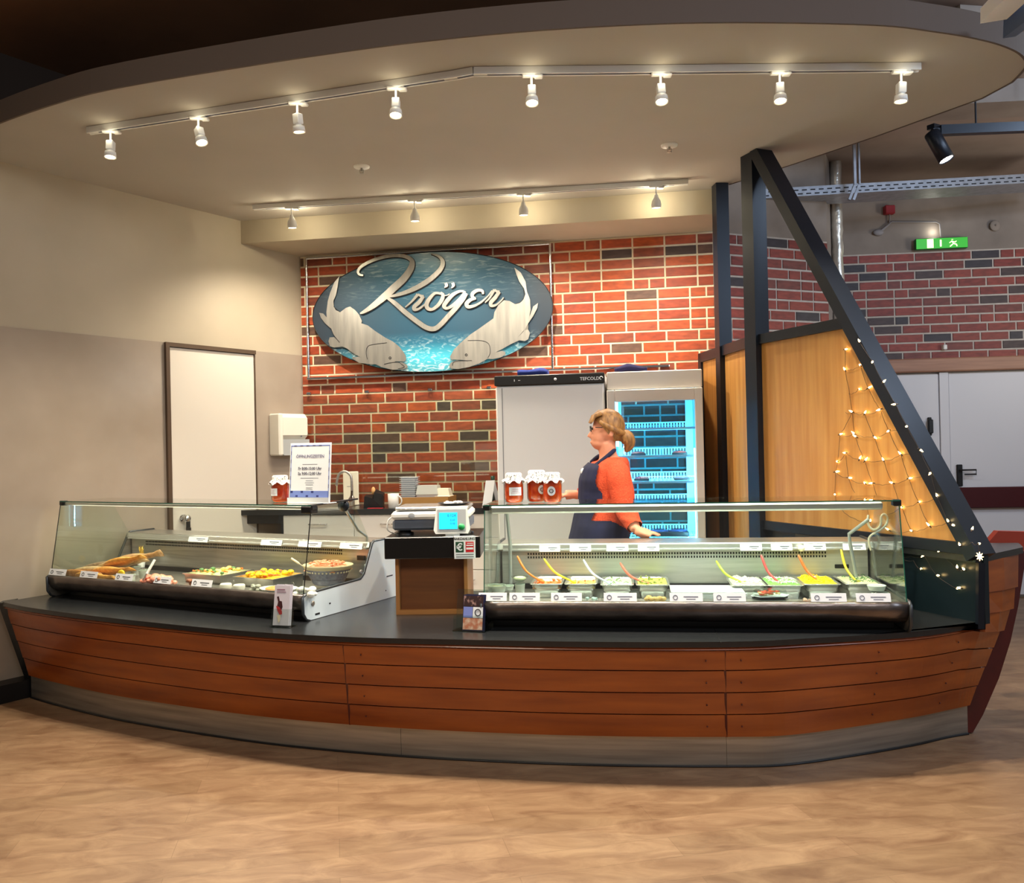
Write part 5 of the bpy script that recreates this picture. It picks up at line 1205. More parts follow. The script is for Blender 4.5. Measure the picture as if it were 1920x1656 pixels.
# ================================================================== OVAL SIGN
YS = -.115
PS = MBk @ Vector((0, YS, 0))
def sg_(px, py):  # sign plane coordinates relative to its centre
    q = MBk.inverted() @ onpl(px, py, PS, nbk); return q
oc = sg_(806, 585); ow = (sg_(1031, 585).x - sg_(581, 585).x) / 2; oh = (sg_(806, 473).z - sg_(806, 698).z) / 2
sgn = empty('oval_shop_sign', MBk @ oc, rzB, 'large oval underwater sign with steel lettering and two steel fish', 'sign')
oval = MB(); N = 96
oval.loft([[(ow * k * math.cos(2 * PI * j / N), y, oh * k * math.sin(2 * PI * j / N)) for j in range(N)] for k, y in ((1, .016), (1, .002), (.998, 0))], True, True)
def ocean():
    m = bpy.data.materials.new('underwater_print'); m.use_nodes = True; nt = m.node_tree; b = nt.nodes['Principled BSDF']; b.inputs['Roughness'].default_value = .55
    tc = nt.nodes.new('ShaderNodeTexCoord'); sx = nt.nodes.new('ShaderNodeSeparateXYZ'); nt.links.new(tc.outputs['Object'], sx.inputs[0])
    def M(op, a, b_=None, c=None):
        n = nt.nodes.new('ShaderNodeMath'); n.operation = op
        for i, v in enumerate((a, b_, c)):
            if v is None: continue
            if hasattr(v, 'links') or hasattr(v, 'is_linked'): nt.links.new(v, n.inputs[i])
            else: n.inputs[i].default_value = v
        return n.outputs[0]
    def noise_(sc, det=4, dist=0):
        mp = nt.nodes.new('ShaderNodeMapping'); mp.inputs['Scale'].default_value = sc; nt.links.new(tc.outputs['Object'], mp.inputs[0])
        nz = nt.nodes.new('ShaderNodeTexNoise'); nz.inputs['Scale'].default_value = 1; nz.inputs['Detail'].default_value = det; nz.inputs['Distortion'].default_value = dist; nt.links.new(mp.outputs[0], nz.inputs[0]); return nz.outputs[0]
    x, z = sx.outputs['X'], sx.outputs['Z']
    vert = M('MULTIPLY_ADD', z, 1 / (2 * oh), .5)
    r = nt.nodes.new('ShaderNodeValToRGB'); nt.links.new(vert, r.inputs[0]); e = r.color_ramp.elements
    e[0].position = 0; e[0].color = lin((60, 140, 158)); e[1].position = 1; e[1].color = lin((116, 160, 180))
    for p_, c in ((.12, (60, 176, 200)), (.24, (8, 96, 124)), (.34, (8, 66, 90)), (.55, (18, 76, 100)), (.8, (46, 102, 126))):
        k = e.new(p_); k.color = lin(c)
    side = M('MULTIPLY', M('ABSOLUTE', x), 1 / ow); side = M('POWER', side, 1.6)
    mx = nt.nodes.new('ShaderNodeMix'); mx.data_type = 'RGBA'; nt.links.new(M('MINIMUM', M('MULTIPLY', side, 1.15), 1.0), mx.inputs[0]); nt.links.new(r.outputs[0], mx.inputs[6]); mx.inputs[7].default_value = lin((28, 44, 58))
    # caustics below and shimmering surface above
    ca = noise_((16, 16, 34), 5, 1.4); cr_ = nt.nodes.new('ShaderNodeValToRGB'); cr_.color_ramp.elements[0].position = .5; cr_.color_ramp.elements[1].position = .72; nt.links.new(ca, cr_.inputs[0])
    low = M('MULTIPLY', cr_.outputs[0], M('MAXIMUM', M('MULTIPLY_ADD', vert, -3.6, 1.15), 0))
    su = noise_((10, 10, 55), 5, .8); sr = nt.nodes.new('ShaderNodeValToRGB'); sr.color_ramp.elements[0].position = .52; sr.color_ramp.elements[1].position = .75; nt.links.new(su, sr.inputs[0])
    top = M('MULTIPLY', M('MULTIPLY', sr.outputs[0], M('MAXIMUM', M('MULTIPLY_ADD', vert, 2.2, -1.2), 0)), M('MAXIMUM', M('SUBTRACT', 1.0, side), 0))
    g = M('MULTIPLY', M('MAXIMUM', M('SUBTRACT', 1, M('MULTIPLY', M('ABSOLUTE', M('ADD', x, -.12)), 3.2)), 0), M('MAXIMUM', M('MULTIPLY_ADD', vert, 4, -3.2), 0))
    f = M('MINIMUM', M('ADD', M('ADD', M('MULTIPLY', low, 1.0), M('MULTIPLY', top, .7)), M('MULTIPLY', g, .6)), 1)
    m2 = nt.nodes.new('ShaderNodeMix'); m2.data_type = 'RGBA'; nt.links.new(f, m2.inputs[0]); nt.links.new(mx.outputs[2], m2.inputs[6]); m2.inputs[7].default_value = lin((222, 240, 236))
    nt.links.new(m2.outputs[2], b.inputs['Base Color']); return m
part('oval_board', oval, ocean(), sgn)
part('board_edge', MB().tube([(ow * math.cos(2 * PI * j / N), .0, oh * math.sin(2 * PI * j / N)) for j in range(N + 1)], .0035, 5), M_blk, sgn)
def c6(x, y):
    q = sg_(560 + x / 3.84, 440 + y / 3.84) - oc; return (q.x, q.z)
M_cut = mat('brushed_cutout_steel', (160, 158, 152), .38, .85, noise_=((186, 183, 174), (30, 30, 3), 4, .3, .7))
def cutout(name, pts, y0=-.016, y1=-.008, m=M_cut, par=None):
    P = [c6(*p) for p in pts]; mb = MB()
    from mathutils.geometry import tessellate_polygon
    V3 = [Vector((p[0], 0, p[1])) for p in P]; tris = tessellate_polygon([V3]); n = len(P)
    vs = [(p[0], y0, p[1]) for p in P] + [(p[0], y1, p[1]) for p in P]
    fs = [tuple(t) for t in tris] + [tuple(n + i for i in t[::-1]) for t in tris] + [(i, (i + 1) % n, n + (i + 1) % n, n + i) for i in range(n)]
    mb.add(vs, fs); o = part(name, mb, m, par or sgn)
    return o
def grooves(lines, par, eye=None):
    g = MB()
    for l in lines:
        pp = [c6(*p) for p in l]; g.tube([(a, -.0165, b) for a, b in catmull([(x, y, 0) for x, y in pp], 4) and [(v.x, v.y) for v in catmull([(x, y, 0) for x, y in pp], 4)]], .0028, 4)
    if eye: x, z = c6(*eye); g.tube([(x + .009 * math.cos(t * PI / 6), -.0165, z + .009 * math.sin(t * PI / 6)) for t in range(13)], .003, 4); g.ell((x, -.0165, z), .003, 6, 4)
    part('groove_lines', g, M_printb, par, kind='stuff')
fishL = [(300,300),(262,345),(232,420),(215,480),(205,560),(207,600),(180,570),(153,565),(165,600),(195,640),(238,678),(255,720),(300,778),(260,740),(228,742),(220,770),(230,805),(260,815),(320,808),(350,820),(400,858),(450,885),(490,900),(435,880),(385,885),(400,900),(440,925),(520,935),(560,935),(600,955),(680,975),(760,970),(788,955),(780,935),(745,920),(690,922),(700,914),(765,915),(778,900),(770,865),(730,810),(680,770),(630,745),(560,700),(500,655),(455,640),(460,625),(440,580),(410,545),(375,520),(345,530),(305,560),(270,545),(258,520),(255,480),(272,440),(285,380),(292,330)]
o = cutout('steel_fish', fishL)
grooves([[(500,900),(492,850),(505,805),(560,790),(640,780)],[(258,520),(285,545),(305,560)],[(620,935),(660,925),(720,920),(745,935),(765,955),(720,968)],[(238,678),(258,725),(300,778)]], o, (663, 890))
fishR = [(1555,240),(1600,275),(1635,340),(1645,410),(1668,470),(1672,545),(1662,600),(1690,520),(1725,495),(1720,530),(1690,590),(1655,640),(1620,700),(1580,742),(1622,692),(1655,685),(1667,710),(1655,755),(1630,768),(1590,762),(1530,790),(1460,830),(1420,850),(1465,838),(1490,845),(1490,865),(1460,885),(1400,898),(1365,895),(1300,930),(1230,955),(1150,970),(1100,965),(1085,945),(1100,922),(1140,908),(1235,909),(1140,902),(1100,900),(1093,880),(1120,830),(1170,780),(1240,720),(1300,680),(1370,630),(1405,605),(1412,560),(1440,510),(1480,475),(1520,480),(1560,503),(1595,490),(1620,470),(1635,430),(1625,390),(1590,340),(1570,290)]
o = cutout('steel_fish', fishR)
grooves([[(1365,890),(1382,850),(1372,790),(1320,765),(1220,765)],[(1565,500),(1600,488),(1625,450),(1622,400)],[(1110,945),(1130,915),(1250,908)]], o, (1210, 868))
# script lettering as tapered flat strokes
def stroke(pts, ws, name, y0=-.017, n=6):
    c = catmull([Vector((x, y, 0)) for x, y in pts], n); k = len(c); m_ = len(pts) - 1
    L, R_ = [], []
    for i, p in enumerate(c):
        t = c[min(i + 1, k - 1)] - c[max(i - 1, 0)]; t.normalize(); nn = Vector((-t.y, t.x, 0))
        f = i / n; a = min(int(f), m_ - 1); wv_ = ws[a] + (ws[a + 1] - ws[a]) * (f - a)
        L.append(p + nn * wv_ / 2); R_.append(p - nn * wv_ / 2)
    rings = []
    for a, b in zip(L, R_):
        (ax, az), (bx, bz) = c6(a.x, a.y), c6(b.x, b.y); rings.append([(ax, y0, az), (bx, y0, bz), (bx, y0 + .006, bz), (ax, y0 + .006, az)])
    return MB().loft(rings, True, True)
def letter(strokes, shadow=True):
    mb = MB()
    for j, (p, w_) in enumerate(strokes): 
        s = stroke(p, w_, '', -.017 - .0006 * j); mb.add(s.v, s.f)
    o = part('letter', mb, M_cut, sgn)
    sh = MB()  # dark offset copy of the strokes, painted as their shadow
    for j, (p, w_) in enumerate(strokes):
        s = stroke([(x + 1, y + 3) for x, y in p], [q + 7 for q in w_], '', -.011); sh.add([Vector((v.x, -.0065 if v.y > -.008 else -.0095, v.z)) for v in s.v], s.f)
    part('letter_shadow', sh, M_printb, o)
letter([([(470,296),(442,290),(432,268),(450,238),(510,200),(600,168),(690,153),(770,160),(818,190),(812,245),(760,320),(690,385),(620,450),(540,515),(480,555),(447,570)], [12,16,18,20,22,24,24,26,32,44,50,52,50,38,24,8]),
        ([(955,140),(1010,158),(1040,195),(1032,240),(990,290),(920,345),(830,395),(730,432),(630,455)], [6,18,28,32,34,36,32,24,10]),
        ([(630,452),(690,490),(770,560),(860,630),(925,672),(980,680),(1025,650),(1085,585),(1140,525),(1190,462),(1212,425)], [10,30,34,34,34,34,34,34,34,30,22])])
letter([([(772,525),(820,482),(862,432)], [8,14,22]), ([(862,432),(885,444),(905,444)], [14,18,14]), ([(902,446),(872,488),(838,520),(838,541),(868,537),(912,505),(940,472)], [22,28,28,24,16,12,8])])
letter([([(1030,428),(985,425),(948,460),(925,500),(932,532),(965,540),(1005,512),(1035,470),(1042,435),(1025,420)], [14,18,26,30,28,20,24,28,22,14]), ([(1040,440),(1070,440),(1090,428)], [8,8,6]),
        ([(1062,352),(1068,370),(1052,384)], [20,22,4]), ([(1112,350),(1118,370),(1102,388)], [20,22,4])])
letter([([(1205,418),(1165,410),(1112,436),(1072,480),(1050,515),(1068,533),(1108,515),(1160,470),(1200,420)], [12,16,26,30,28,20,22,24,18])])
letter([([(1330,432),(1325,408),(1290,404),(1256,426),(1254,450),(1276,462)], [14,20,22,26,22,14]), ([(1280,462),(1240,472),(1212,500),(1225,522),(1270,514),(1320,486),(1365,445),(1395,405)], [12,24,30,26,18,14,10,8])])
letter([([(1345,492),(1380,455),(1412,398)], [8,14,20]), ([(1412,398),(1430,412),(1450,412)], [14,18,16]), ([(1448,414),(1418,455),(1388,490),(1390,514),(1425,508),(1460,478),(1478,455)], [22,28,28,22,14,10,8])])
# steel tube frame and ledge that carry the sign
fr_ = empty('sign_frame', MBk @ Vector((oc.x, YS + .06, 0)), rzB, 'thin steel tube frame round the oval sign with a lower ledge', 'frame')
q = {k: (wm(fr_).inverted() @ onpl(*v, MBk @ Vector((0, YS + .05, 0)), nbk)) for k, v in dict(tl=(573, 482), tr=(1033, 459), br=(1034, 696), bl=(578, 707)).items()}
zt_, zb_ = (q['tl'].z + q['tr'].z) / 2, (q['bl'].z + q['br'].z) / 2; xl, xr = (q['tl'].x + q['bl'].x) / 2, (q['tr'].x + q['br'].x) / 2
for a, b in (((xl, 0, zt_), (xr, 0, zt_)), ((xr, 0, zt_), (xr, 0, zb_)), ((xl, 0, zb_), (xl, 0, zt_))):
    part('frame_tube', MB().tube([a, b], .011, 10), M_chrome, fr_)
part('frame_ledge', MB().bbox(xl - .01, 1.9, -.02, .04, zb_ - .012, zb_ + .006, .003), M_chrome, fr_)
for x, z in ((xl, zt_), (xr, zt_), (xl, zb_)): part('stand_off', MB().tube([(x, 0, z), (x, .052, z)], .008, 8), M_chrome, fr_)

# ================================================================== CEILING TRACKS AND SPOTS
def track(pts, label, name='light_track'):
    e = empty(name, pts[0], 0, label, 'track')
    for a, b in zip(pts, pts[1:]):
        t = (b - a).normalized(); s_ = Vector((t.y, -t.x, 0))
        part('rail', MB().loft([[p + s_ * x + Vector((0, 0, z)) for x, z in ((-.018, 0), (.018, 0), (.018, -.034), (.009, -.034), (.009, -.03), (-.009, -.03), (-.009, -.034), (-.018, -.034))] for p in (a, b)], True, True), M_whitepl, e, world=True)
        part('slot', MB().loft([[p + s_ * x + Vector((0, 0, z)) for x, z in ((-.0085, -.0302), (.0085, -.0302), (.0085, -.0312), (-.0085, -.0312))] for p in (a.lerp(b, .03), b.lerp(a, .03))], True, True), M_print, e, world=True)
    return e
zt1 = ZC - .002
T1 = [onz(166, 240, zt1), onz(856, 134, zt1), onz(888, 128, zt1), onz(1724, 120, zt1)]
track(T1, 'long bent white light track near the front edge of the canopy')
T2 = [onz(475, 385, zt1), onz(1290, 337, zt1)]
track(T2, 'shorter straight white light track before the soffit')
M_lens = mat('warm_lens', (255, 240, 210), .3, emit=(255, 226, 170), es=26)
def spot(p, aim, label, group, power, ang=70, round_=False, dark=False):
    """p: point on the track; head hangs below it and looks along aim"""
    e = empty('track_spot', p, 0, label, 'spotlight', group)
    mw = M_whitepl if not dark else M_frame
    aim = Vector(aim).normalized()
    part('adapter', MB().bbox(-.045, .045, -.016, .016, -.045, -.030, .004).bbox(.015, .055, -.02, .02, -.05, -.038, .004), mw, e)
    part('stem', MB().tube([(0, 0, -.03), (0, 0, -.095)], .006, 8), mw, e)
    R = aim.to_track_quat('Z', 'Y').to_matrix().to_4x4(); T = Matrix.Translation((0, 0, -.092)) @ R @ Matrix.Diagonal((.86, .86, .95, 1))
    if round_:
        h = part('head', MB().lathe([(.001, -.01), (.016, 0), (.020, .02), (.036, .045), (.041, .075), (.037, .095), (.034, .095)], 18, T, caps=False), mw, e); L = .092
    else:
        h = part('head', MB().bbox(-.023, .023, -.023, .023, 0, .055, .004, T).lathe([(.018, .055), (.018, .062), (.034, .066), (.038, .098), (.033, .098), (.03, .07)], 18, T, caps=False), mw, e); L = .092
    part('lens', MB().lathe([(.032, L - .004), (.032, L), (.02, L + .003), (.001, L + .004)], 16, T), M_lens, h)
    hp_ = Vector(p) + Vector((0, 0, -.095)) + aim * (L + .02)
    lamp('spot_lamp', 'SPOT', hp_, power, WARM, hp_ + aim, .03, angle=ang, blend=.8)
    # a little stray light from the open lamp base onto the ceiling
    lamp('spot_stray', 'POINT', Vector(p) + (Vector((0, .06, -.10)) if round_ else Vector((0, -.035, -.075))), 3.6 if round_ else .2, (1, .88, .62), size=.02)
    return e
sx = [207, 372, 556, 741, 996, 1238, 1462, 1688]
def on_track(px, T):
    for a, b in zip(T, T[1:]):
        pa, pb = project(a), project(b)
        if pa[0] - 3 <= px <= pb[0] + 3:
            d = ray(px, (pa[1] + pb[1]) / 2); n = (b - a).cross(Vector((0, 0, 1)))
            # intersect the vertical plane of the picture column with the segment
            best = min((abs(project(a.lerp(b, t / 400))[0] - px), t) for t in range(401)); return a.lerp(b, best[1] / 400)
aims = [(0, -.1, -1), (.28, -.25, -1), (.06, .1, -1), (.0, -.25, -1), (0, -.25, -1), (0, -.25, -1), (-.05, -.2, -1), (-.05, .0, -1)]
names = ['first front track spot from the left, hanging straight', 'second front track spot from the left, tilted right', 'third front track spot from the left', 'fourth front track spot, left of the track bend', 'fifth front track spot, right of the track bend', 'sixth front track spot from the left', 'seventh front track spot from the left', 'last front track spot at the right end of the track']
for x, a, s in zip(sx, aims, names): spot(on_track(x, T1), a, 'small white ' + s, 'spots on the front track', 150, 115)
for x, s in zip((546, 776, 980, 1229), ('first', 'second', 'third', 'last')): spot(on_track(x, T2), (0.02, .12, -1), 'round white spot, %s from the left on the rear track' % s, 'spots on the rear track', 95, 150, True)
# sprinklers
for x, y, s in ((678, 312, 'left'), (1255, 272, 'right')):
    p = onz(x, y, ZC); e = empty('sprinkler', p, 0, '%s one of two sprinkler heads in the canopy' % s, 'sprinkler', 'ceiling sprinklers')
    part('rosette', MB().lathe([(.052, 0), (.050, -.008), (.014, -.012)], 20), M_whitepl, e); part('head', MB().tube([(0, 0, -.005), (0, 0, -.03)], .007, 8).lathe([(.001, -.045), (.016, -.045), (.016, -.042), (.001, -.042)], 12).tube([(-.01, 0, -.02), (-.012, 0, -.034), (0, 0, -.044), (.012, 0, -.034), (.01, 0, -.02)], .0025, 6), M_steeld, e)
# dark track and cylinder spot on the right
p0, p1 = onz(1762, 245, 3.45), onz(1990, 236, 3.45)
e = empty('dark_track', p0, 0, 'black track rail hanging below the concrete ceiling at the right', 'track')
part('rail', MB().bar(p0, p1, .05, .06), M_frame, e, world=True)
for t in (.3, .9): q = p0.lerp(p1, t); part('hanger', MB().tube([q, (q.x, q.y, 3.93)], .006, 6), M_frame, e, world=True)
q0, q1, q2 = onz(1752, 225, 3.50), ony(1748, 252, p0.y), ony(1775, 300, p0.y - .05)
e = empty('cylinder_spot', q1, 0, 'black cylinder spotlight shining at the upper right', 'spotlight')
part('arm', MB().bar(p0 + Vector((.03, 0, .0)), q1 + Vector((0, .0, .02)), .035, .03).bar(p0 + Vector((0.02, .05, .03)), q1 + Vector((-.01, 0, .05)), .05, .03), M_frame, e, world=True)
ax = (q2 - q1); TT = Matrix.Translation(q1) @ ax.to_track_quat('Z', 'Y').to_matrix().to_4x4(); LL = ax.length
part('barrel', MB().lathe([(.001, -.01), (.045, -.01), (.048, 0), (.048, LL), (.043, LL), (.043, LL - .01)], 24, TT, caps=False), M_frame, e, world=True)
part('lens', MB().lathe([(.043, LL - .008), (.030, LL - .005), (.001, LL - .005)], 20, TT), mat('white_lens', (255, 255, 255), .3, emit=(255, 248, 236), es=30), e, world=True)
lamp('cylinder_lamp', 'SPOT', q2 + ax.normalized() * .02, 60, NEUT, q2 + ax, .04, angle=70, blend=.6)
# ================================================================== RIGHT BACKGROUND
# cable tray
ta, tb = ony(1362, 376, 6.75), ony(2010, 338, 7.0)
e = empty('cable_tray', ta, 0, 'perforated galvanised cable tray under the ceiling at the right', 'cable tray')
M_galv = mat('galvanised_steel', (150, 156, 166), .5, .5, noise_=((172, 178, 190), (20, 20, 20), 3, .3, .7))
t = (tb - ta).normalized(); s_ = Vector((-t.y, t.x, 0)).normalized(); up = Vector((0, 0, 1))
part('tray', MB().loft([[p + s_ * a + up * b for a, b in ((0, .075), (0, 0), (.30, 0), (.30, .075), (.296, .075), (.296, .004), (.004, .004), (.004, .075))] for p in (ta, tb)], True, True), M_galv, e, world=True)
sl = MB(); d = .03
while d < (tb - ta).length - .05:
    for z, o in ((.018, 0), (.048, .035)):
        p = ta + t * (d + o) + up * z; sl.bar(p - s_ * .001, p + t * .04 - s_ * .001, .002, .009)
    d += .07
part('slots', sl, M_printb, e, world=True, kind='stuff')
hg = MB(); q = ony(1592, 375, 6.72); q_ = ony(1600, 318, 6.72); hg.bar(q, q + Vector((.05, 0, .12)), .02, .02).bar(q + Vector((.05, 0, .12)), q + Vector((.05, 0, .45)), .02, .02).bar(q + Vector((.035, 0, 0)), q + Vector((.085, 0, .12)), .012, .02).bar(q + Vector((.085, 0, .12)), q + Vector((.085, 0, .45)), .012, .02)
part('hanger', hg, M_galv, e, world=True)
# foil pipe
p = ony(1571, 500, 7.3); 
fp = MB(); pts = []; rr = []
R = random.Random(5)
for i in range(86):
    z = .0 + i * .046; pts.append((p.x + .004 * R.uniform(-1, 1), p.y, z)); rr.append(.046 + R.uniform(-.004, .004))
fp.tube(pts, rr, 14)
single('foil_pipe', fp, mat('crumpled_foil', (226, 222, 212), .3, .7, bump=.5), 'vertical pipe wrapped in crumpled silver foil behind the sail frame', 'pipe')
# exit sign
P = onpl(1766, 456, R0 - nr * .07, nr); w2 = .23; h2 = .052
e = empty('exit_sign', P, math.atan2(ur.y, ur.x), 'green illuminated emergency exit sign on the concrete wall', 'exit sign')
part('housing', MB().bbox(-w2, w2, 0, .05, -h2, h2, .008), mat('green_housing', (30, 100, 40), .4), e)
part('lit_panel', MB().box(-w2 + .006, w2 - .006, -.002, 0, -h2 + .006, h2 - .006), mat('green_lit', (40, 150, 40), .4, emit=(50, 170, 36), es=.9), e)
g = MB().box(-.13, -.075, -.004, -.002, -h2 + .012, h2 - .012).box(-.018, -.004, -.004, -.002, -.03, .03)
g.tube([(.09, -.003, .028), (.09, -.003, .03)], .008, 6); g.tube([(.085, -.003, .018), (.10, -.003, -.008), (.085, -.003, -.02), (.07, -.003, -.034)], .005, 5).tube([(.10, -.003, -.008), (.125, -.003, -.016), (.13, -.003, -.034)], .005, 5).tube([(.065, -.003, .0), (.085, -.003, .014), (.115, -.003, .004), (.125, -.003, .014)], .004, 5)
part('pictogram', g, mat('pictogram_glow', (255, 250, 200), .4, emit=(255, 246, 190), es=2), e)
lamp('exit_glow', 'POINT', P + Vector((-.05, .03, .12)), .5, (1, .95, .8), size=.03)
P = onpl(1667, 394, R0 - nr * .03, nr); single('alarm_box', MB().bbox(-.045, .045, -.03, .03, -.04, .04, .006), mat('alarm_red', (150, 30, 40), .4), 'small dark red alarm box high on the concrete wall', 'alarm', loc=P)
cw = MB(); off_ = R0 - nr * .02
l1 = [onpl(*v, off_, nr) for v in ((1668, 402), (1668, 420), (1648, 438))]; l2 = [onpl(*v, off_, nr) for v in ((1652, 432), (1672, 416), (1755, 416), (1762, 420), (1764, 444))]
cw.tube(l1, .006, 6).tube(l2, .008, 6); p = onpl(1647, 436, off_, nr); cw.ell(p, (.05, .02, .03), 12, 8)
single('cable_conduit', cw, mat('grey_conduit', (140, 136, 138), .6), 'grey cable run from the alarm box to the exit sign', 'cable')
P = onpl(1866, 423, R0 - nr * .02, nr); single('wall_hook', MB().ell((0, 0, 0), (.05, .012, .05), 14, 6).ell((0, -.015, 0), .01, 8, 6), M_conc, 'round blank cover high on the concrete wall', 'cover', loc=P)
P = onpl(1770, 652, R0 - nr * .02, nr); single('wall_button', MB().bbox(-.018, .018, -.03, .02, -.02, .025, .006), M_whitepl, 'small white sensor on the dark brick wall above the beam', 'sensor', loc=P)
# ================================================================== PERSON
def woman():
    Y0 = 5.16
    def w_(px, py, y): p = ony(px, py, y); return p
    base = w_(1138, 900, Y0); base = Vector((base.x, base.y, 0))
    e = empty('person', base, 0, 'woman with blonde ponytail, orange sweater and navy apron, one hand on the right case', 'person')
    iv_ = wm(e).inverted()
    def L(px, py, y): return iv_ @ ony(px, py, y)
    tm = bpy.data.meshes.new('tmp')
    mb = MB()
    # torso as elliptical sections (facing -x): centre x, centre y, z, half depth (x), half width (y)
    def zz(py): return EYE - (py - 834) / FPX * Y0
    secs = []
    data = [(1122, 1010, 50, .20), (1128, 985, 50, .20), (1131, 962, 47, .185), (1132, 940, 42, .17), (1132, 920, 41, .17), (1133, 900, 42, .185), (1138, 880, 40, .19), (1144, 868, 32, .18), (1150, 858, 20, .11)]
    lo = [(.02, .0, .12, .14, .17), ]
    zs = []
    for px, py, hw, wy in data:
        c = L(px, py, Y0); secs.append((c.x, c.y, c.z, hw / FPX * Y0, wy))
    hz = secs[0][2]
    rings = [[(secs[0][0], secs[0][1], hz - .30 + .0, .10, .16)][0], (secs[0][0], secs[0][1], hz - .10, .155, .19)] + secs
    n = 20
    R_ = [[(cx + a * math.cos(2 * PI * j / n), cy + b * math.sin(2 * PI * j / n), z) for j in range(n)] for cx, cy, z, a, b in rings]
    mb.loft(R_, True, True)
    hipx, hipy = secs[0][0], secs[0][1]
    for s in (-1, 1):  # legs
        mb.tube(catmull([(hipx, hipy + s * .09, hz - .05), (hipx, hipy + s * .09, hz - .25), (hipx - .01, hipy + s * .09, .48), (hipx + .01, hipy + s * .09, .30), (hipx + .02, hipy + s * .09, .09)], 3), [.105, .105, .10, .095, .09, .08, .07, .062, .06, .062, .055, .045, .042], 12)
        mb.ell((hipx - .05, hipy + s * .09, .045), (.13, .045, .045), 14, 8)
    # neck and head
    nb_, nt_ = L(1143, 868, Y0), L(1137, 836, Y0)
    mb.tube([nb_, nb_.lerp(nt_, .5), nt_ + Vector((0, 0, .02))], [.068, .054, .054], 14)
    hc = L(1136, 806, Y0)
    mb.ell(hc + Vector((.012, 0, .015)), (.092, .074, .100), 20, 14)          # skull
    mb.ell(hc + Vector((-.038, 0, -.035)), (.056, .056, .075), 16, 12); mb.ell(hc + Vector((-.040, 0, -.082)), (.052, .048, .034), 14, 10)         # face
    mb.ell(hc + Vector((-.05, 0, -.095)), (.032, .036, .025), 12, 8)          # chin
    mb.tube([hc + Vector((-.082, 0, .0)), hc + Vector((-.096, 0, -.022)), hc + Vector((-.106, 0, -.036)), hc + Vector((-.092, 0, -.044))], [.008, .010, .011, .009], 8)   # nose
    mb.ell(hc + Vector((-.086, 0, -.074)), (.014, .022, .007), 10, 6); mb.ell(hc + Vector((-.083, 0, -.084)), (.010, .018, .006), 10, 6)    # lips
    for s in (-1, 1):
        mb.ell(hc + Vector((-.074, s * .03, .008)), (.014, .018, .012), 10, 8)
        mb.ell(hc + Vector((.022, s * .074, -.018)), (.018, .010, .032), 12, 8)    # ears
    # near arm resting on the ledge
    sh, el, wr_ = L(1158, 884, Y0 - .16), L(1172, 952, Y0 - .22), L(1192, 990, Y0 - .36)
    wr_.z = .985 - 0
    mb.tube(catmull([sh + Vector((-.01, .04, .01)), sh + Vector((.0, -.01, -.03)), sh.lerp(el, .5), el, el.lerp(wr_, .5), wr_], 4), [.06, .064, .067, .068, .067, .066, .065, .064, .062, .061, .060, .058, .056, .054, .052, .049, .045, .041, .036, .031, .028], 14)
    hd = wr_ + Vector((.045, -.015, -.018))
    mb.tube([wr_, wr_.lerp(hd, .5), hd, hd + Vector((.03, -.005, -.006))], [.027, .030, .032, .026], 12)
    for k, (dx, dy, l) in enumerate(((.035, .026, .062), (.045, .008, .072), (.044, -.010, .068), (.034, -.028, .055))):
        a = hd + Vector((.022, dy * .8, .004)); b = a + Vector((l * .5, dy * .5, -.002)); c = b + Vector((l * .5, dy * .3, -.015))
        mb.tube([hd + Vector((0, dy * .6, 0)), a, b, c], [.010, .0105, .0095, .0075], 8)
    a = wr_ + Vector((.02, -.03, -.012)); mb.tube([a, a + Vector((.03, -.025, -.008)), a + Vector((.055, -.03, -.018))], [.012, .011, .008], 8)  # thumb
    # far arm reaching left
    sh2, el2, wr2 = L(1136, 886, Y0 + .17), L(1118, 934, Y0 + .22), L(1075, 927, Y0 + .18)
    mb.tube(catmull([sh2 + Vector((0, -.04, .01)), sh2, sh2.lerp(el2, .5), el2, el2.lerp(wr2, .5), wr2], 4), [.06, .064, .066, .066, .064, .063, .062, .06, .058, .056, .055, .052, .050, .048, .045, .042, .038, .034, .031, .029, .028], 12)
    h2 = wr2 + Vector((-.05, 0, -.005)); mb.tube([wr2, h2], [.028, .034], 10)
    for k in range(4):
        dy = (k - 1.5) * .018; mb.tube([h2 + Vector((0, dy, 0)), h2 + Vector((-.035, dy, .006)), h2 + Vector((-.055, dy, -.015)), h2 + Vector((-.045, dy, -.035))], [.0105, .010, .009, .008], 8)
    mb.tube([h2 + Vector((.02, -.02, 0)), h2 + Vector((-.01, -.04, .0)), h2 + Vector((-.035, -.035, -.015))], [.012, .011, .009], 8)
    me = mb.build('tmp_body', M_white); o = bpy.data.objects.new('tmp', me); COL.objects.link(o)
    r = o.modifiers.new('r', 'REMESH'); r.mode = 'VOXEL'; r.voxel_size = .006
    s = o.modifiers.new('s', 'SMOOTH'); s.factor = .5; s.iterations = 5
    dg = bpy.context.evaluated_depsgraph_get(); dg.update()
    bm_ = bpy.data.meshes.new_from_object(o.evaluated_get(dg)); bpy.data.objects.remove(o)
    M_skin = mat('skin', (222, 150, 118), .5); M_trs = mat('dark_trousers', (24, 26, 40), .8)
    M_swt = mat('orange_knit', (216, 82, 42), .9, noise_=((186, 62, 32), (120, 120, 120), 3, .3, .7), bump=.4)
    M_apr = mat('navy_apron', (12, 15, 46), .85, noise_=((18, 22, 60), (12, 12, 12), 4, .3, .7))
    M_shoe = mat('black_shoe', (16, 16, 18), .5)
    bm_.materials.clear()
    for m_ in (M_skin, M_trs, M_shoe): bm_.materials.append(m_)
    neckz = nb_.z + .004
    V = [v.co.copy() for v in bm_.vertices]; NR = [v.normal.copy() for v in bm_.vertices]
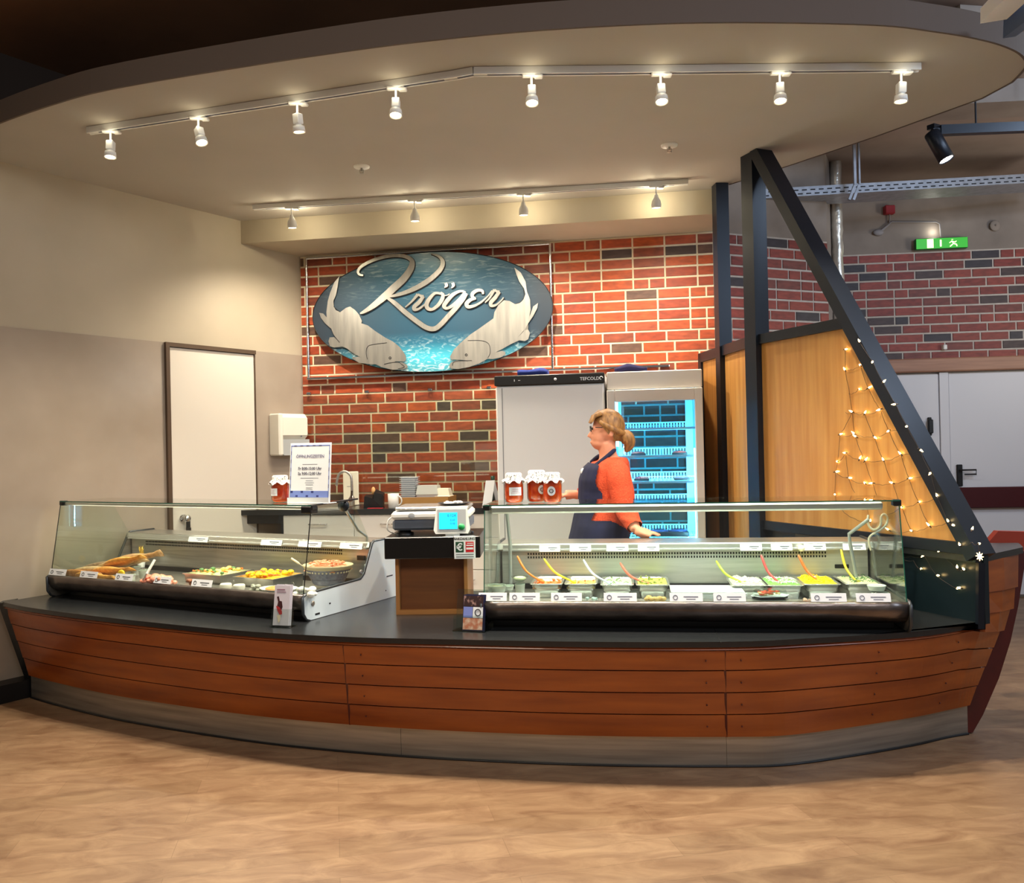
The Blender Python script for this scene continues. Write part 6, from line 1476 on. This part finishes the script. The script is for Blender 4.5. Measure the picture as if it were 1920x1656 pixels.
    cuff1 = el.lerp(wr_, .86); cuff2 = el2.lerp(wr2, .60)
    def is_sw(c):
        if c.z > neckz - .004 and (c.xy - nb_.xy).length < .10: return False
        if c.z > neckz + .02: return False
        d1 = (c - cuff1).dot((wr_ - el).normalized()); near = (c - wr_).length < .20 and c.y < -.20
        if near and d1 > 0: return False
        if (c - wr2).length < .20 and c.x < cuff2.x: return False
        return c.z > hz - .12
    sw = []
    for p in bm_.polygons:
        c = p.center; p.use_smooth = True
        if is_sw(c): sw.append(p.index); p.material_index = 0
        elif c.z < .10: p.material_index = 2
        elif c.z <= hz - .12: p.material_index = 1
        else: p.material_index = 0
    body = bpy.data.objects.new('body', bm_); COL.objects.link(body); body.parent = e
    def shell(name, faces, off, mm, f=None):
        used = {}; vs = []; fs = []
        for i in faces:
            q = []
            for v in bm_.polygons[i].vertices:
                if v not in used: used[v] = len(vs); vs.append(V[v] + NR[v] * (off if f is None else off + f(V[v])))
                q.append(used[v])
            fs.append(q)
        m2 = MB(); m2.smooth = True; m2.add(vs, fs); return part(name, m2, mm, e)
    fold = lambda v: .004 * noise.noise(v * 14) + .006 * max(0, math.sin(v.z * 90 + v.x * 30)) * (1 if (v - cuff1).length < .09 else 0)
    shell('sweater', sw, .010, M_swt, fold)
    # apron: front of the torso and skirt
    cx = secs[4][0]; z_bib = zz(872)
    ap = []
    armc = lambda c: (c.y < hipy - .165 and c.z > hz + .12) or (c.y > hipy + .165 and c.z > hz + .12)
    for p in bm_.polygons:
        c = p.center
        if armc(c): continue
        if (c - el).length < .085 or (c - wr_).length < .12: continue
        # width of the bib widens downwards
        t = max(0, min(1, (z_bib - c.z) / .22))
        lim = cx - .035 + t * .03 if c.z > hz + .13 else cx - .005 + min(.14, (hz + .13 - c.z) * 1.8)
        if hz - .28 < c.z < z_bib and c.x < lim and abs(c.y - hipy) < .21 and not ((c - wr2).length < .17 or (c - el2.lerp(wr2, .4)).length < .10): ap.append(p.index)
    shell('apron', ap, .022, M_apr, lambda v: .006 * noise.noise(v * 9))
    # neck strap
    st = MB(); a = L(1118, 872, Y0 - .13); c_ = L(1150, 846, Y0 - .05); d_ = L(1152, 843, Y0 + .04); b2 = L(1108, 868, Y0 + .10)
    for pp in ((a, L(1136, 858, Y0 - .105), c_, d_), (b2, L(1122, 856, Y0 + .09), L(1140, 850, Y0 + .07), d_)):
        cc = catmull(pp, 5); st.tube(cc, .013, 8)
    part('apron_strap', st, M_apr, e)
    bd = MB().lathe([(.020, 0), (.020, .004), (.001, .005)], 18, Matrix.Translation(L(1094, 884, Y0 - .03)) @ Matrix.Rotation(-PI / 2, 4, 'Y') @ Matrix.Rotation(.7, 4, 'X')); part('badge', bd, M_card, e)
    # hair: cap, fringe, ponytail
    M_hair = mat('dark_blonde_hair', (176, 128, 72), .5, noise_=((120, 82, 46), (60, 60, 14), 5, .35, .65))
    h = MB(); h.smooth = True
    n1, n2 = 28, 18; c0 = hc + Vector((.014, 0, .018)); vs = []; fs = []
    for i in range(n2 + 1):
        th = PI * i / n2 * .80
        for j in range(n1):
            ph = 2 * PI * j / n1; ca, sa = math.cos(ph), math.sin(ph)
            front = max(0, -ca)
            lim = 1 - .52 * front ** 1.0 - (.16 * abs(sa) * (1 if ca < .25 else 0))
            t_ = th * lim; r_ = 1 + .02 * math.sin(ph * 14 + i)
            vs.append(c0 + Vector((.103 * r_ * math.sin(t_) * ca, .086 * r_ * math.sin(t_) * sa, .110 * math.cos(t_))))
    for i in range(n2):
        for j in range(n1): fs.append((i * n1 + j, i * n1 + (j + 1) % n1, (i + 1) * n1 + (j + 1) % n1, (i + 1) * n1 + j))
    h.add(vs, fs)
    for k in range(-4, 5):   # fringe strands
        y = k * .015
        h.tube([c0 + Vector((-.045, y, .095 - abs(k) * .004)), c0 + Vector((-.085, y * 1.1, .065)), c0 + Vector((-.108, y * 1.15, .022 + abs(k) * .001))], [.014, .013, .006], 8)
    for s in (-1, 1): h.tube([c0 + Vector((-.06, s * .074, .03)), c0 + Vector((-.01, s * .088, .0)), c0 + Vector((.05, s * .07, -.03)), c0 + Vector((.092, s * .02, -.045))], [.012, .018, .022, .018], 8)
    hair = part('hair', h, M_hair, e)
    pt = MB(); t0 = L(1160, 822, Y0)
    pts = catmull([t0 + Vector((-.02, 0, .0)), t0 + Vector((.015, 0, .012)), t0 + Vector((.05, 0, .0)), t0 + Vector((.062, 0, -.04)), t0 + Vector((.04, 0, -.085))], 4)
    pt.tube(pts, [.02, .022, .028, .034, .038, .042, .045, .046, .046, .044, .042, .040, .036, .030, .024, .016, .006], 14)
    part('ponytail', pt, M_hair, hair)
    part('hair_tie', MB().tube([t0 + Vector((.004, 0, .01)), t0 + Vector((.018, 0, .012))], [.027, .027], 12), mat('grey_tie', (120, 120, 128), .5), hair)
    g = MB()
    for s in (-1, 1):
        g.tube([hc + Vector((.02, s * .082, .012)), hc + Vector((-.07, s * .07, .014))], .0025, 6)
        g.tube([hc + Vector((-.095, s * .030, .006)) + Vector((.004 * abs(math.cos(t * PI / 8)), .024 * math.cos(t * PI / 8), .018 * math.sin(t * PI / 8))) for t in range(17)], .0018, 5)
    part('glasses', g, M_blk, e)
    ey = MB()
    for s in (-1, 1): ey.ell(hc + Vector((-.0815, s * .030, .008)), (.009, .012, .008), 10, 6)
    part('eyes', ey, mat('eye', (60, 50, 46), .2), e)
    # dark thing held in the far hand, cuff
    cf = MB().tube([cuff2 + Vector((.0, 0, 0)), cuff2 + Vector((-.03, 0, 0))], .050, 12)
    part('sleeve_cuff', cf, M_swt, e)
    nl_ = MB(); 
    hh = wm(e) @ (h2 + Vector((-.05, 0, -.01)))
    e2 = empty('black_gadget', hh, 0, 'small black handheld device held in the far hand', 'device'); part('device', MB().bbox(-.012, .022, -.02, .02, -.06, .045, .005), M_blk, e2); part('button', MB().box(-.0, .012, -.0215, -.02, .0, .012), M_print, e2)
woman()
